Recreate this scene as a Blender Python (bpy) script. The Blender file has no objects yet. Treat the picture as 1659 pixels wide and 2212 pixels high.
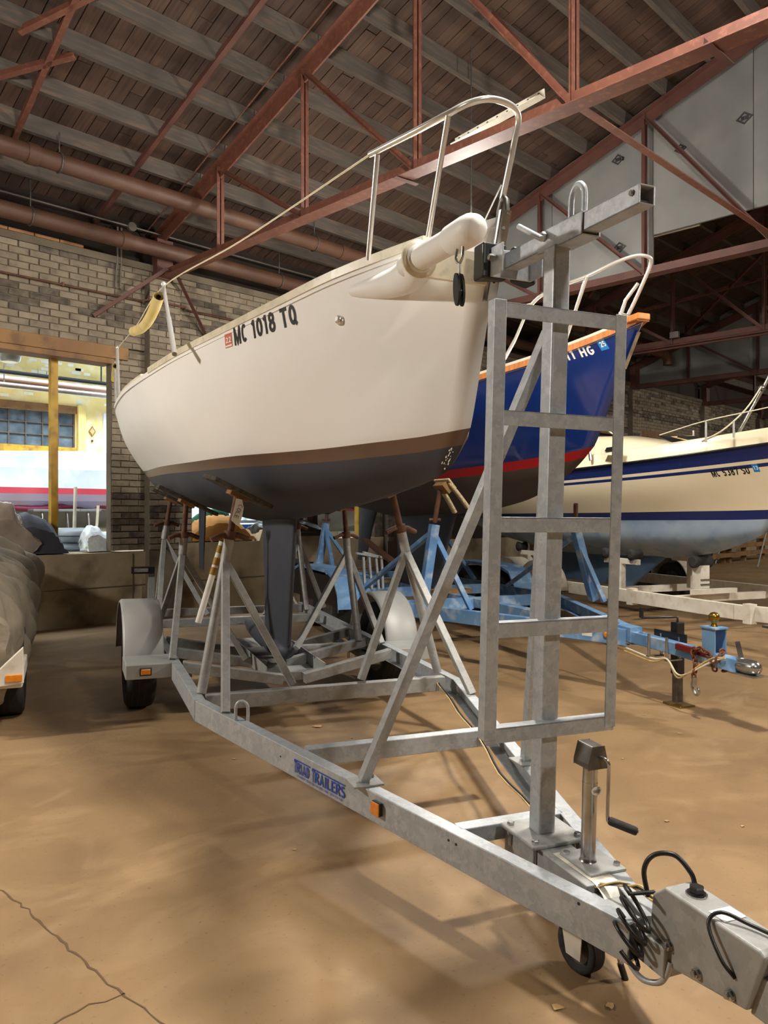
import bpy, bmesh, math, random
import numpy as np
from mathutils import Vector, Matrix
from mathutils.bvhtree import BVHTree

random.seed(7)
SC = bpy.context.scene
COL = SC.collection
S2 = 2 ** -0.5

# ------------------------------------------------------------------ camera, exposure, world, light
FPX, CX, CY, CAMH = 1680.0, 829.5, 1106.0, 1.23
cam_d = bpy.data.cameras.new('camera')
cam_d.sensor_fit = 'HORIZONTAL'
cam_d.sensor_width = 36.0
cam_d.lens = FPX / 1659.0 * 36.0
cam_d.clip_start = 0.05
cam_d.clip_end = 200
cam = bpy.data.objects.new('camera', cam_d)
COL.objects.link(cam)
cam.location = (0, 0, CAMH)
cam.rotation_euler = (math.radians(90), 0, math.radians(-45))
SC.camera = cam
SC.view_settings.view_transform = 'Standard'
SC.view_settings.look = 'None'
SC.view_settings.exposure = 0.42
SC.view_settings.gamma = 1.0
SC.view_settings.use_curve_mapping = False

world = bpy.data.worlds.new('world')
SC.world = world
world.use_nodes = True
world.node_tree.nodes['Background'].inputs[0].default_value = (0.75, 0.87, 1.0, 1)
world.node_tree.nodes['Background'].inputs[1].default_value = 0.6

# hanging lamps of the hall: (x along wall, y across, height, watts)
LAMPS = [
    (5.95, 4.75, 3.78, 330),     # behind the bow of the white boat
    (2.55, 1.15, 4.75, 760),     # above the trailer tongue, over the frame
    (-1.8, 5.7, 3.3, 720),       # left of the photographer, low
    (7.6, -1.8, 4.4, 720),       # right, over the open floor
    (16.8, 0.9, 4.3, 420),
    (23.0, 3.2, 4.3, 300),
    (0.6, -3.4, 4.6, 360),      # behind the photographer
]
LAMP_COL = (1.0, 0.94, 0.85)
DAY_COL = (0.86, 0.95, 1.0)

def area_light(name, loc, size, size_y, power, col, aim, spread=180):
    d = bpy.data.lights.new(name, 'AREA')
    d.shape = 'RECTANGLE'; d.size = size; d.size_y = size_y
    d.energy = power; d.color = col; d.spread = math.radians(spread)
    o = bpy.data.objects.new(name, d); COL.objects.link(o)
    o.location = loc
    o.rotation_euler = Vector(aim).to_track_quat('-Z', 'Y').to_euler()
    return o
# daylight entering the neighbouring bay through its roof lights
area_light('roof_light_daylight', (4.5, 9.9, 5.5), 14.0, 1.6, 520, DAY_COL, (0, 0, -1), 150)
area_light('roof_light_daylight', (4.5, 15.6, 5.5), 14.0, 2.0, 1700, DAY_COL, (0, 0, -1), 110)

# ------------------------------------------------------------------ frames
# building frame = world: x runs along the brick wall, y across the hall towards it
def c2w(x, y, z):
    return Vector((S2 * (x + y), S2 * (y - x), z))
def nrm(v):
    v = np.array(v, float); return v / np.linalg.norm(v)
_Lb = nrm((140 - CX, FPX, CY - 1048))
_T = np.array((4950 - CX, FPX, -(1150 - CY))); _T = nrm(_T)
_T = nrm(_T - _Lb * _T.dot(_Lb))
_U = np.cross(_T, _Lb)
_P0 = np.array([(1177 - CX) / FPX * 2.29, 2.29, CAMH - (1800 - CY) / FPX * 2.29])
def frame(x, y, z, o):
    X, Y, Z, O = c2w(*x), c2w(*y), c2w(*z), c2w(*o)
    return Matrix(((X.x, Y.x, Z.x, O.x), (X.y, Y.y, Z.y, O.y), (X.z, Y.z, Z.z, O.z), (0, 0, 0, 1)))
M_TR = frame(_T, _Lb, _U, _P0)                      # the galvanised trailer: slightly nose down
_Th = nrm((_T[0], _T[1], 0)); _Ab = np.array([-_Th[1], _Th[0], 0])
M_LV = frame(_Th, _Ab, (0, 0, 1), (_P0[0], _P0[1], 0))   # the same heading, level, on the floor
I_TR, I_LV = M_TR.inverted(), M_LV.inverted()
CAMP = Vector((0, 0, CAMH))
def wray(x, y):
    return c2w((x - CX) / FPX, 1.0, -(y - CY) / FPX)
def hit(x, y, inv, axis, val):
    """point of the photograph on a plane of a frame (depth known from the plane)"""
    o = inv @ CAMP; d = inv.to_3x3() @ wray(x, y)
    return o + d * ((val - o[axis]) / d[axis])
def tU(x, y, u=0.0): return hit(x, y, I_TR, 2, u)
def tT(x, y, t): return hit(x, y, I_TR, 0, t)
def tL(x, y, a): return hit(x, y, I_TR, 1, a)
def lZ(x, y, z): return hit(x, y, I_LV, 2, z)
def lT(x, y, t): return hit(x, y, I_LV, 0, t)
def lL(x, y, a): return hit(x, y, I_LV, 1, a)
I_W = Matrix.Identity(4)
def wY(x, y, a): return hit(x, y, I_W, 1, a)
def wX(x, y, w): return hit(x, y, I_W, 0, w)
def wZ(x, y, z): return hit(x, y, I_W, 2, z)
def V(*a): return Vector(a)

# ------------------------------------------------------------------ materials
MATS = {}
def nodes_of(name):
    m = bpy.data.materials.new(name); m.use_nodes = True
    nt = m.node_tree
    return m, nt, nt.nodes['Principled BSDF']
def rgba(c): return (c[0], c[1], c[2], 1.0)
def sr(*c):
    """8 bit sRGB to linear"""
    return tuple(((v / 255) / 12.92 if v / 255 <= 0.04045 else ((v / 255 + 0.055) / 1.055) ** 2.4) for v in c)
def mat(name, c1, c2=None, scale=6.0, rough=0.6, metal=0.0, bump=0.0, bscale=None, detail=4.0, lo=0.35, hi=0.65,
        rnd=0.0, kind='noise', stretch=None, spec=0.5, coat=0.0, alpha=1.0, trans=0.0, emit=None, c3=None, s3=30.0, a3=0.4):
    """procedural surface: two tones mixed by noise, a third fine one, per-object value variation, bump"""
    m, nt, b = nodes_of(name)
    N, K = nt.nodes, nt.links
    tc = N.new('ShaderNodeTexCoord'); mp = N.new('ShaderNodeMapping')
    K.new(tc.outputs['Object'], mp.inputs['Vector'])
    if stretch: mp.inputs['Scale'].default_value = stretch
    vec = mp.outputs['Vector']
    oi = N.new('ShaderNodeObjectInfo')
    if rnd > 0:
        ad = N.new('ShaderNodeVectorMath'); ad.operation = 'ADD'
        sc = N.new('ShaderNodeVectorMath'); sc.operation = 'SCALE'
        cmb = N.new('ShaderNodeCombineXYZ')
        for i in range(3): K.new(oi.outputs['Random'], cmb.inputs[i])
        K.new(cmb.outputs[0], sc.inputs[0]); sc.inputs['Scale'].default_value = 37.0
        K.new(vec, ad.inputs[0]); K.new(sc.outputs[0], ad.inputs[1]); vec = ad.outputs[0]
    col = None
    if c2 is not None:
        if kind == 'voronoi':
            tx = N.new('ShaderNodeTexVoronoi'); tx.inputs['Scale'].default_value = scale
            nz = N.new('ShaderNodeTexNoise'); nz.inputs['Scale'].default_value = scale * 1.3
            mxv = N.new('ShaderNodeMixRGB'); mxv.inputs[0].default_value = 0.06
            K.new(vec, nz.inputs['Vector']); K.new(vec, mxv.inputs[1]); K.new(nz.outputs['Color'], mxv.inputs[2])
            K.new(mxv.outputs[0], tx.inputs['Vector'])
            sep = N.new('ShaderNodeSeparateColor'); K.new(tx.outputs['Color'], sep.inputs[0]); fac = sep.outputs[0]
        else:
            tx = N.new('ShaderNodeTexNoise'); tx.inputs['Scale'].default_value = scale
            tx.inputs['Detail'].default_value = detail; K.new(vec, tx.inputs['Vector']); fac = tx.outputs['Fac']
        rp = N.new('ShaderNodeValToRGB')
        rp.color_ramp.elements[0].position = lo; rp.color_ramp.elements[0].color = rgba(c1)
        rp.color_ramp.elements[1].position = hi; rp.color_ramp.elements[1].color = rgba(c2)
        K.new(fac, rp.inputs[0]); col = rp.outputs[0]
        if c3 is not None:
            n3 = N.new('ShaderNodeTexNoise'); n3.inputs['Scale'].default_value = s3; n3.inputs['Detail'].default_value = 6
            K.new(vec, n3.inputs['Vector'])
            r3 = N.new('ShaderNodeValToRGB'); r3.color_ramp.elements[0].position = 0.52; r3.color_ramp.elements[1].position = 0.70
            r3.color_ramp.elements[0].color = (0, 0, 0, 1); r3.color_ramp.elements[1].color = (a3, a3, a3, 1)
            K.new(n3.outputs['Fac'], r3.inputs[0])
            mx = N.new('ShaderNodeMixRGB'); K.new(r3.outputs[0], mx.inputs[0]); K.new(col, mx.inputs[1]); mx.inputs[2].default_value = rgba(c3)
            col = mx.outputs[0]
    if rnd > 0:
        hs = N.new('ShaderNodeHueSaturation')
        if col is None: hs.inputs['Color'].default_value = rgba(c1)
        else: K.new(col, hs.inputs['Color'])
        mr = N.new('ShaderNodeMapRange'); mr.inputs['To Min'].default_value = 1 - rnd; mr.inputs['To Max'].default_value = 1 + rnd
        K.new(oi.outputs['Random'], mr.inputs['Value']); K.new(mr.outputs[0], hs.inputs['Value']); col = hs.outputs[0]
    if col is None: b.inputs['Base Color'].default_value = rgba(c1)
    else: K.new(col, b.inputs['Base Color'])
    b.inputs['Roughness'].default_value = rough
    b.inputs['Metallic'].default_value = metal
    b.inputs['Specular IOR Level'].default_value = spec
    b.inputs['Coat Weight'].default_value = coat
    b.inputs['Coat Roughness'].default_value = 0.08
    b.inputs['Alpha'].default_value = alpha
    b.inputs['Transmission Weight'].default_value = trans
    if emit:
        b.inputs['Emission Color'].default_value = rgba(emit[0]); b.inputs['Emission Strength'].default_value = emit[1]
    if bump > 0:
        bn = N.new('ShaderNodeTexNoise'); bn.inputs['Scale'].default_value = bscale or scale * 4; bn.inputs['Detail'].default_value = 5
        K.new(vec, bn.inputs['Vector'])
        bp = N.new('ShaderNodeBump'); bp.inputs['Strength'].default_value = bump; bp.inputs['Distance'].default_value = 0.02
        K.new(bn.outputs['Fac'], bp.inputs['Height']); K.new(bp.outputs[0], b.inputs['Normal'])
    MATS[name] = m
    return m

mat('galv', sr(163, 168, 173), sr(182, 186, 189), 42, 0.45, 0.3, kind='voronoi', lo=0.1, hi=1.0, bump=0.04, bscale=60, c3=sr(208, 210, 210), s3=34, a3=0.35)
mat('galv_dull', sr(152, 153, 151), sr(168, 168, 165), 36, 0.55, 0.25, kind='voronoi', lo=0.1, hi=1.0, c3=sr(136, 128, 114), s3=11, a3=0.35)
mat('zinc', sr(190, 190, 186), sr(150, 150, 150), 14, 0.22, 0.9)
mat('chrome', sr(226, 224, 218), None, rough=0.27, metal=0.6)
mat('steel_dark', sr(80, 78, 74), sr(110, 106, 100), 20, 0.4, 0.6)
mat('alloy', sr(160, 161, 158), sr(168, 169, 166), 3, 0.5, 0.2, c3=sr(140, 138, 130), s3=5, a3=0.35)
mat('rust_steel', sr(84, 54, 42), sr(110, 74, 56), 14, 0.75, 0.1, bump=0.15, c3=sr(60, 40, 32), s3=40, a3=0.5)
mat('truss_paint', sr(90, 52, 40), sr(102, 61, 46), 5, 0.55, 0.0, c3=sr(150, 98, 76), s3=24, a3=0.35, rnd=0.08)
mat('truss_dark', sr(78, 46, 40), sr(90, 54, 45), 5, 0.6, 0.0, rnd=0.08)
mat('plank', sr(58, 42, 34), sr(76, 55, 42), 3.0, 0.75, stretch=(14, 0.9, 1), rnd=0.28, bump=0.1, bscale=6, c3=sr(50, 35, 28), s3=5, a3=0.5, detail=6)
mat('roof_gap', sr(24, 17, 13), None, rough=0.95)
mat('purlin', sr(72, 66, 61), sr(84, 76, 69), 2.5, 0.8, stretch=(0.8, 8, 8), rnd=0.1, c3=sr(128, 92, 66), s3=5, a3=0.4)
mat('brick', sr(132, 121, 103), sr(117, 106, 90), 4, 0.9, rnd=0.12, bump=0.35, bscale=30, c3=sr(92, 82, 70), s3=8, a3=0.6)
mat('brick_soot', sr(66, 58, 51), sr(106, 96, 83), 10, 0.9, rnd=0.2, bump=0.3, bscale=30)
mat('mortar', sr(104, 94, 79), sr(88, 78, 65), 3, 0.95, bump=0.3, bscale=20)
mat('concrete', sr(178, 162, 134), sr(146, 130, 104), 1.6, 0.85, bump=0.25, bscale=14, c3=sr(78, 66, 52), s3=3.2, a3=0.6, detail=8)
mat('lintel', sr(112, 78, 48), sr(134, 100, 58), 1.3, 0.7, c3=sr(78, 50, 36), s3=6, a3=0.6)
mat('dark_wood', sr(46, 36, 28), sr(62, 48, 36), 4, 0.8)
mat('yellow_paint', sr(176, 140, 36), sr(150, 112, 30), 4, 0.55, c3=sr(96, 70, 34), s3=8, a3=0.5)
mat('panel_grey', sr(124, 124, 121), sr(108, 109, 107), 1.2, 0.55, rnd=0.05, c3=sr(104, 104, 100), s3=3, a3=0.5)
mat('ink', sr(40, 40, 42), None, rough=0.7)
mat('gelcoat', sr(244, 242, 238), sr(239, 237, 233), 1.5, 0.5, coat=0.0)
mat('gelcoat_rail', sr(238, 228, 200), sr(214, 206, 182), 9, 0.35, c3=sr(168, 160, 128), s3=22, a3=0.4)
mat('boot_brown', sr(104, 80, 66), sr(112, 88, 70), 5, 0.35)
mat('antifoul', sr(62, 65, 74), sr(56, 59, 68), 3, 0.6, c3=sr(74, 76, 82), s3=18, a3=0.3)
mat('navy_hull', sr(20, 44, 108), sr(22, 48, 114), 2, 0.10, coat=0.8)
mat('red_stripe', sr(176, 26, 30), None, rough=0.3)
mat('brown_bottom', sr(78, 68, 58), sr(70, 60, 52), 3, 0.6)
mat('teak', sr(206, 132, 62), sr(178, 106, 46), 8, 0.45, stretch=(1, 6, 1))
mat('cream_hull', sr(236, 222, 190), sr(230, 215, 182), 2, 0.25, coat=0.4)
mat('navy_stripe', sr(26, 40, 96), None, rough=0.3)
mat('pale_bottom', sr(132, 152, 172), sr(158, 170, 182), 2.2, 0.75, c3=sr(96, 122, 150), s3=5, a3=0.6)
mat('keel_blue', sr(70, 100, 132), sr(90, 118, 146), 2, 0.75)
mat('keel_grey', sr(66, 70, 82), sr(58, 62, 74), 2, 0.6)
mat('blue_paint', sr(84, 128, 178), sr(112, 152, 192), 5, 0.6, c3=sr(176, 190, 200), s3=9, a3=0.85)
mat('trailer_white', sr(222, 216, 202), sr(204, 196, 180), 4, 0.5, c3=sr(150, 120, 90), s3=12, a3=0.35)
mat('rubber', sr(34, 33, 33), sr(44, 43, 42), 20, 0.8, bump=0.2, bscale=60)
mat('black_plastic', sr(24, 24, 26), sr(34, 34, 36), 9, 0.35)
mat('black_sheet', sr(26, 25, 26), sr(40, 38, 36), 5, 0.3, bump=0.5, bscale=9)
mat('amber', sr(232, 140, 20), sr(214, 116, 12), 40, 0.25, coat=0.6)
mat('red_lens', sr(180, 24, 22), None, rough=0.25)
mat('wood_block', sr(150, 108, 68), sr(120, 84, 52), 6, 0.8, stretch=(1, 8, 1))
mat('carpet_grey', sr(98, 90, 80), sr(66, 60, 54), 40, 1.0, bump=0.9, bscale=120)
mat('carpet_cream', sr(232, 214, 170), sr(214, 194, 150), 40, 1.0, bump=0.9, bscale=140)
mat('paper', sr(232, 228, 220), sr(222, 218, 208), 8, 0.8)
mat('foam_yellow', sr(214, 178, 70), sr(222, 206, 150), 5, 0.8, c3=sr(190, 178, 140), s3=9, a3=0.6)
mat('tarp_grey', sr(138, 127, 110), sr(112, 103, 88), 3, 0.5, bump=0.6, bscale=11)
mat('tarp_navy', sr(44, 46, 56), sr(58, 60, 70), 4, 0.6, bump=0.4, bscale=10)
mat('film_white', sr(228, 238, 244), sr(206, 222, 234), 2.2, 0.35, bump=0.5, bscale=3.5, c3=sr(240, 248, 252), s3=4, a3=0.6)
mat('film_clear', sr(140, 126, 114), sr(108, 95, 86), 3, 0.18, bump=0.6, bscale=8)
mat('bag_white', sr(228, 236, 240), sr(200, 212, 220), 5, 0.4, bump=0.6, bscale=14)
mat('hull_red', sr(206, 74, 92), sr(196, 66, 86), 2, 0.3)
mat('hull_lilac', sr(186, 176, 206), sr(174, 166, 200), 2, 0.35)
mat('hull_maroon', sr(120, 34, 66), sr(140, 48, 84), 3, 0.4)
mat('hull_grey', sr(132, 134, 138), sr(120, 122, 126), 3, 0.5)
mat('tube_grey', sr(132, 142, 148), sr(116, 126, 134), 6, 0.45)
mat('yellow_brick', sr(222, 198, 128), sr(206, 180, 108), 3, 0.85, rnd=0.1)
mat('white_brick', sr(238, 236, 228), sr(224, 222, 214), 3, 0.85, rnd=0.05)
mat('yellow_wall', sr(236, 214, 150), sr(222, 198, 132), 2, 0.85, c3=sr(238, 232, 214), s3=3, a3=0.6)
mat('bay_white', sr(226, 232, 234), sr(208, 216, 220), 3, 0.7)
mat('pane', sr(66, 78, 90), sr(92, 104, 114), 5, 0.15, rnd=0.2, coat=0.3)
mat('pane_frame', sr(70, 60, 54), sr(90, 78, 68), 8, 0.7)
mat('pipe_brown', sr(88, 60, 44), sr(78, 52, 38), 3, 0.55, c3=sr(86, 52, 38), s3=7, a3=0.5)
mat('conduit', sr(120, 112, 104), sr(98, 90, 84), 4, 0.5, 0.4)
mat('steel_white', sr(214, 210, 194), sr(196, 190, 172), 10, 0.5)
mat('brass', sr(176, 140, 60), sr(150, 116, 48), 12, 0.25, 0.9)
mat('chain_rust', sr(138, 82, 50), sr(100, 60, 40), 30, 0.7, 0.3)
mat('wire_tan', sr(206, 176, 120), sr(180, 150, 96), 30, 0.5)
mat('wire_black', sr(26, 24, 24), None, rough=0.4)
mat('rope', sr(214, 206, 180), None, rough=0.8)
mat('diamond_plate', sr(190, 192, 194), sr(150, 152, 156), 40, 0.25, 0.9, kind='voronoi')
mat('orange_cloth', sr(184, 130, 60), sr(160, 108, 48), 4, 0.8, bump=0.4, bscale=10)
mat('green_cloth', sr(20, 92, 72), None, rough=0.8)
mat('car_glass', sr(70, 92, 92), sr(96, 120, 116), 3, 0.08, coat=0.5)
mat('car_blue', sr(28, 70, 150), None, rough=0.3)
mat('car_body', sr(206, 214, 218), None, rough=0.25)
mat('lumber', sr(150, 116, 70), sr(124, 92, 54), 4, 0.8, stretch=(1, 8, 1), rnd=0.15)
mat('decal_blue', sr(30, 72, 170), None, rough=0.4)
mat('decal_black', sr(16, 18, 24), None, rough=0.35)
mat('decal_white', sr(240, 240, 236), None, rough=0.4)
mat('decal_red', sr(206, 104, 84), None, rough=0.45)
mat('decal_sky', sr(40, 130, 200), None, rough=0.4)
mat('wrench_red', sr(120, 24, 30), sr(96, 20, 26), 9, 0.45)
mat('lamp_shade', sr(170, 172, 170), sr(150, 152, 150), 5, 0.35, 0.6)
mat('bulb', sr(255, 236, 200), None, rough=0.3, emit=(LAMP_COL, 14.0))
mat('crack', sr(98, 74, 52), None, rough=0.95)
mat('leaf', sr(196, 164, 110), sr(170, 136, 84), 30, 0.8)
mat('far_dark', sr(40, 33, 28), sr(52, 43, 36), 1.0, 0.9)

def floor_mat():
    m, nt, b = nodes_of('floor_concrete'); N, K = nt.nodes, nt.links
    tc = N.new('ShaderNodeTexCoord')
    def noise(scale, detail, lo, hi, ca, cb, dist=0.0, stretch=None):
        n = N.new('ShaderNodeTexNoise'); n.inputs['Scale'].default_value = scale; n.inputs['Detail'].default_value = detail
        n.inputs['Distortion'].default_value = dist
        v = tc.outputs['Object']
        if stretch:
            mp = N.new('ShaderNodeMapping'); mp.inputs['Scale'].default_value = stretch; mp.inputs['Rotation'].default_value = (0, 0, 0.5)
            K.new(v, mp.inputs['Vector']); v = mp.outputs[0]
        K.new(v, n.inputs['Vector'])
        r = N.new('ShaderNodeValToRGB'); r.color_ramp.elements[0].position = lo; r.color_ramp.elements[1].position = hi
        r.color_ramp.elements[0].color = rgba(ca); r.color_ramp.elements[1].color = rgba(cb); K.new(n.outputs['Fac'], r.inputs[0])
        return r.outputs[0]
    a = noise(0.55, 6, 0.3, 0.7, sr(130, 103, 70), sr(154, 125, 88), 0.6)
    s = noise(2.2, 8, 0.48, 0.72, (0, 0, 0), (0.55, 0.55, 0.55), 1.2)
    mx = N.new('ShaderNodeMixRGB'); K.new(s, mx.inputs[0]); K.new(a, mx.inputs[1]); mx.inputs[2].default_value = rgba(sr(112, 86, 58))
    s2 = noise(1.3, 9, 0.52, 0.72, (0, 0, 0), (0.4, 0.4, 0.4), 2.0, (1, 1.8, 1))
    m2 = N.new('ShaderNodeMixRGB'); K.new(s2, m2.inputs[0]); K.new(mx.outputs[0], m2.inputs[1]); m2.inputs[2].default_value = rgba(sr(178, 150, 112))
    s3 = noise(60, 4, 0.62, 0.75, (0, 0, 0), (0.6, 0.6, 0.6))
    m3 = N.new('ShaderNodeMixRGB'); K.new(s3, m3.inputs[0]); K.new(m2.outputs[0], m3.inputs[1]); m3.inputs[2].default_value = rgba(sr(98, 75, 52))
    K.new(m3.outputs[0], b.inputs['Base Color'])
    rr = noise(1.5, 5, 0.3, 0.7, (0.55, 0.55, 0.55), (0.75, 0.75, 0.75)); K.new(rr, b.inputs['Roughness'])
    n = N.new('ShaderNodeTexNoise'); n.inputs['Scale'].default_value = 25; n.inputs['Detail'].default_value = 8; K.new(tc.outputs['Object'], n.inputs['Vector'])
    bp = N.new('ShaderNodeBump'); bp.inputs['Strength'].default_value = 0.12; bp.inputs['Distance'].default_value = 0.02
    K.new(n.outputs['Fac'], bp.inputs['Height']); K.new(bp.outputs[0], b.inputs['Normal'])
    MATS['floor'] = m
floor_mat()

# ------------------------------------------------------------------ mesh helpers
class MB:
    def __init__(s): s.v = []; s.f = []; s.m = []; s.sm = []
    def add(s, vs, fs, mi=0, smooth=False):
        o = len(s.v); s.v += [tuple(x) for x in vs]
        for f in fs: s.f.append(tuple(i + o for i in f)); s.m.append(mi); s.sm.append(smooth)
        return s
    def box(s, x0, x1, y0, y1, z0, z1, mi=0):
        vs = [(x0, y0, z0), (x1, y0, z0), (x1, y1, z0), (x0, y1, z0), (x0, y0, z1), (x1, y0, z1), (x1, y1, z1), (x0, y1, z1)]
        return s.add(vs, [(0, 3, 2, 1), (4, 5, 6, 7), (0, 1, 5, 4), (1, 2, 6, 5), (2, 3, 7, 6), (3, 0, 4, 7)], mi)
    def prof(s, pts, p0, p1, up=(0, 0, 1), closed=True, mi=0, caps=True, smooth=False):
        """extrude a 2-D profile (side, up) from p0 to p1"""
        p0, p1 = Vector(p0), Vector(p1); d = (p1 - p0).normalized(); up = Vector(up)
        if abs(d.dot(up)) > 0.98: up = Vector((0, 1, 0)) if abs(d.y) < 0.9 else Vector((1, 0, 0))
        sd = d.cross(up).normalized(); u = sd.cross(d).normalized()
        n = len(pts)
        vs = [p0 + sd * a + u * b for a, b in pts] + [p1 + sd * a + u * b for a, b in pts]
        fs = [(i, (i + 1) % n, n + (i + 1) % n, n + i) for i in range(n if closed else n - 1)]
        s.add(vs, fs, mi, smooth)
        if caps and closed: s.add(vs, [tuple(range(n))[::-1], tuple(range(n, 2 * n))], mi)
        return s
    def beam(s, p0, p1, w, h, up=(0, 0, 1), mi=0, drop=0.5):
        """rectangular bar; drop 0.5 centred, 1.0 hangs below the line"""
        a, b = h * (1 - drop), -h * drop
        return s.prof([(-w / 2, b), (w / 2, b), (w / 2, a), (-w / 2, a)], p0, p1, up, mi=mi)
    def angle(s, p0, p1, w, t, up=(0, 0, 1), flip=1, mi=0):
        return s.prof([(0, 0), (flip * w, 0), (flip * w, t), (flip * t, t), (flip * t, w), (0, w)], p0, p1, up, mi=mi)
    def tee(s, p0, p1, w, h, t, up=(0, 0, 1), mi=0, inv=False):
        k = -1 if inv else 1
        pts = [(-w / 2, 0), (w / 2, 0), (w / 2, k * t), (t, k * t), (t, k * h), (-t, k * h), (-t, k * t), (-w / 2, k * t)]
        return s.prof(pts, p0, p1, up, mi=mi)
    def channel(s, p0, p1, w, h, t, up=(0, 0, 1), open_=1, mi=0):
        """C section hanging below the line, outer web on the -open_ side"""
        k = open_
        pts = [(-k * w / 2, 0), (k * w / 2, 0), (k * w / 2, -t), (-k * (w / 2 - t), -t), (-k * (w / 2 - t), -h + t), (k * w / 2, -h + t), (k * w / 2, -h), (-k * w / 2, -h)]
        return s.prof(pts, p0, p1, up, mi=mi)
    def tube(s, pts, r, n=10, mi=0, caps=True, r1=None, closed=False):
        P = [Vector(p) for p in pts]; k = len(P); rings = []
        ref = None
        for i, p in enumerate(P):
            if closed: d = (P[(i + 1) % k] - P[i - 1]).normalized()
            elif i == 0: d = (P[1] - P[0]).normalized()
            elif i == k - 1: d = (P[-1] - P[-2]).normalized()
            else: d = ((P[i + 1] - P[i]).normalized() + (P[i] - P[i - 1]).normalized()).normalized()
            if ref is None:
                ref = Vector((0, 0, 1)) if abs(d.z) < 0.9 else Vector((1, 0, 0))
            a = d.cross(ref).normalized(); b = a.cross(d).normalized(); ref = b
            rr = r if r1 is None else r + (r1 - r) * i / (k - 1)
            rings.append([p + (a * math.cos(2 * math.pi * j / n) + b * math.sin(2 * math.pi * j / n)) * rr for j in range(n)])
        vs = [v for ring in rings for v in ring]; fs = []
        for i in range(k if closed else k - 1):
            i2 = (i + 1) % k
            for j in range(n):
                fs.append((i * n + j, i * n + (j + 1) % n, i2 * n + (j + 1) % n, i2 * n + j))
        s.add(vs, fs, mi, True)
        if caps and not closed: s.add(vs, [tuple(range(n))[::-1], tuple(range((k - 1) * n, k * n))], mi)
        return s
    def lathe(s, prof, o=(0, 0, 0), ax=(0, 0, 1), n=20, mi=0, smooth=True, caps=True):
        """prof: (radius, height along ax)"""
        o = Vector(o); ax = Vector(ax).normalized()
        a = ax.orthogonal().normalized(); b = ax.cross(a)
        vs = []
        for r, h in prof:
            for j in range(n):
                t = 2 * math.pi * j / n
                vs.append(o + ax * h + (a * math.cos(t) + b * math.sin(t)) * r)
        k = len(prof); fs = []
        for i in range(k - 1):
            for j in range(n): fs.append((i * n + j, i * n + (j + 1) % n, (i + 1) * n + (j + 1) % n, (i + 1) * n + j))
        s.add(vs, fs, mi, smooth)
        if caps: s.add(vs, [tuple(range(n))[::-1], tuple(range((k - 1) * n, k * n))], mi)
        return s
    def hexbolt(s, p, ax, r=0.009, h=0.007, mi=0, n=6):
        s.lathe([(r, 0), (r, h * 0.8), (r * 0.82, h)], p, ax, n, mi, False); return s
    def grid(s, rows, mi=0, smooth=True, loop=False):
        k = len(rows); n = len(rows[0]); vs = [p for r in rows for p in r]; fs = []
        for i in range(k - 1):
            for j in range(n if loop else n - 1):
                j2 = (j + 1) % n
                fs.append((i * n + j, i * n + j2, (i + 1) * n + j2, (i + 1) * n + j))
        return s.add(vs, fs, mi, smooth)
    def plate(s, poly, d, mi=0):
        """thick plate: polygon of 3-D points, thickness vector d"""
        d = Vector(d); n = len(poly); P = [Vector(p) for p in poly]
        vs = P + [p + d for p in P]
        return s.add(vs, [tuple(range(n))[::-1], tuple(range(n, 2 * n))] + [(i, (i + 1) % n, n + (i + 1) % n, n + i) for i in range(n)], mi)
    def mesh(s, name, mats):
        me = bpy.data.meshes.new(name); me.from_pydata(s.v, [], s.f)
        for m in (mats if isinstance(mats, (list, tuple)) else [mats]): me.materials.append(MATS[m])
        me.polygons.foreach_set('material_index', s.m); me.polygons.foreach_set('use_smooth', s.sm)
        me.update()
        bm = bmesh.new(); bm.from_mesh(me); bmesh.ops.recalc_face_normals(bm, faces=bm.faces); bm.to_mesh(me); bm.free()
        return me
    def build(s, name, mats, parent=None, **kw):
        return link(name, s.mesh(name, mats), parent, **kw)

def link(name, me, parent=None, label=None, cat=None, group=None, kind=None, mw=None):
    o = bpy.data.objects.new(name, me); COL.objects.link(o)
    if mw is not None: o.matrix_world = mw
    if parent is not None: o.parent = parent
    if label: o['label'] = label
    if cat: o['category'] = cat
    if group: o['group'] = group
    if kind: o['kind'] = kind
    return o
def thing(name, label, cat, mw=None, group=None):
    return link(name, None, None, label, cat, group, None, mw)
def structure(name, label=None, cat=None, mw=None):
    o = link(name, None, None, label, cat, None, 'structure', mw); return o
def bevel(o, w=0.004, seg=2):
    b = o.modifiers.new('bevel', 'BEVEL'); b.width = w; b.segments = seg; b.limit_method = 'ANGLE'; b.angle_limit = math.radians(40)
    return o

def catmull(pts, n):
    """smooth curve through points, n samples per span"""
    P = [np.array(p, float) for p in pts]; P = [2 * P[0] - P[1]] + P + [2 * P[-1] - P[-2]]
    out = []
    for i in range(1, len(P) - 2):
        p0, p1, p2, p3 = P[i - 1:i + 3]
        for k in range(n):
            t = k / n
            out.append(0.5 * ((2 * p1) + (-p0 + p2) * t + (2 * p0 - 5 * p1 + 4 * p2 - p3) * t * t + (-p0 + 3 * p1 - 3 * p2 + p3) * t ** 3))
    out.append(P[-2]); return out
def resample(pts, n):
    """n points evenly along a dense polyline"""
    P = np.array(pts); d = np.r_[0, np.cumsum(np.linalg.norm(np.diff(P, axis=0), axis=1))]
    t = np.linspace(0, d[-1], n)
    return [np.array([np.interp(x, d, P[:, k]) for k in range(P.shape[1])]) for x in t]
def pv(p): return [Vector(x) for x in p]

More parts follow.
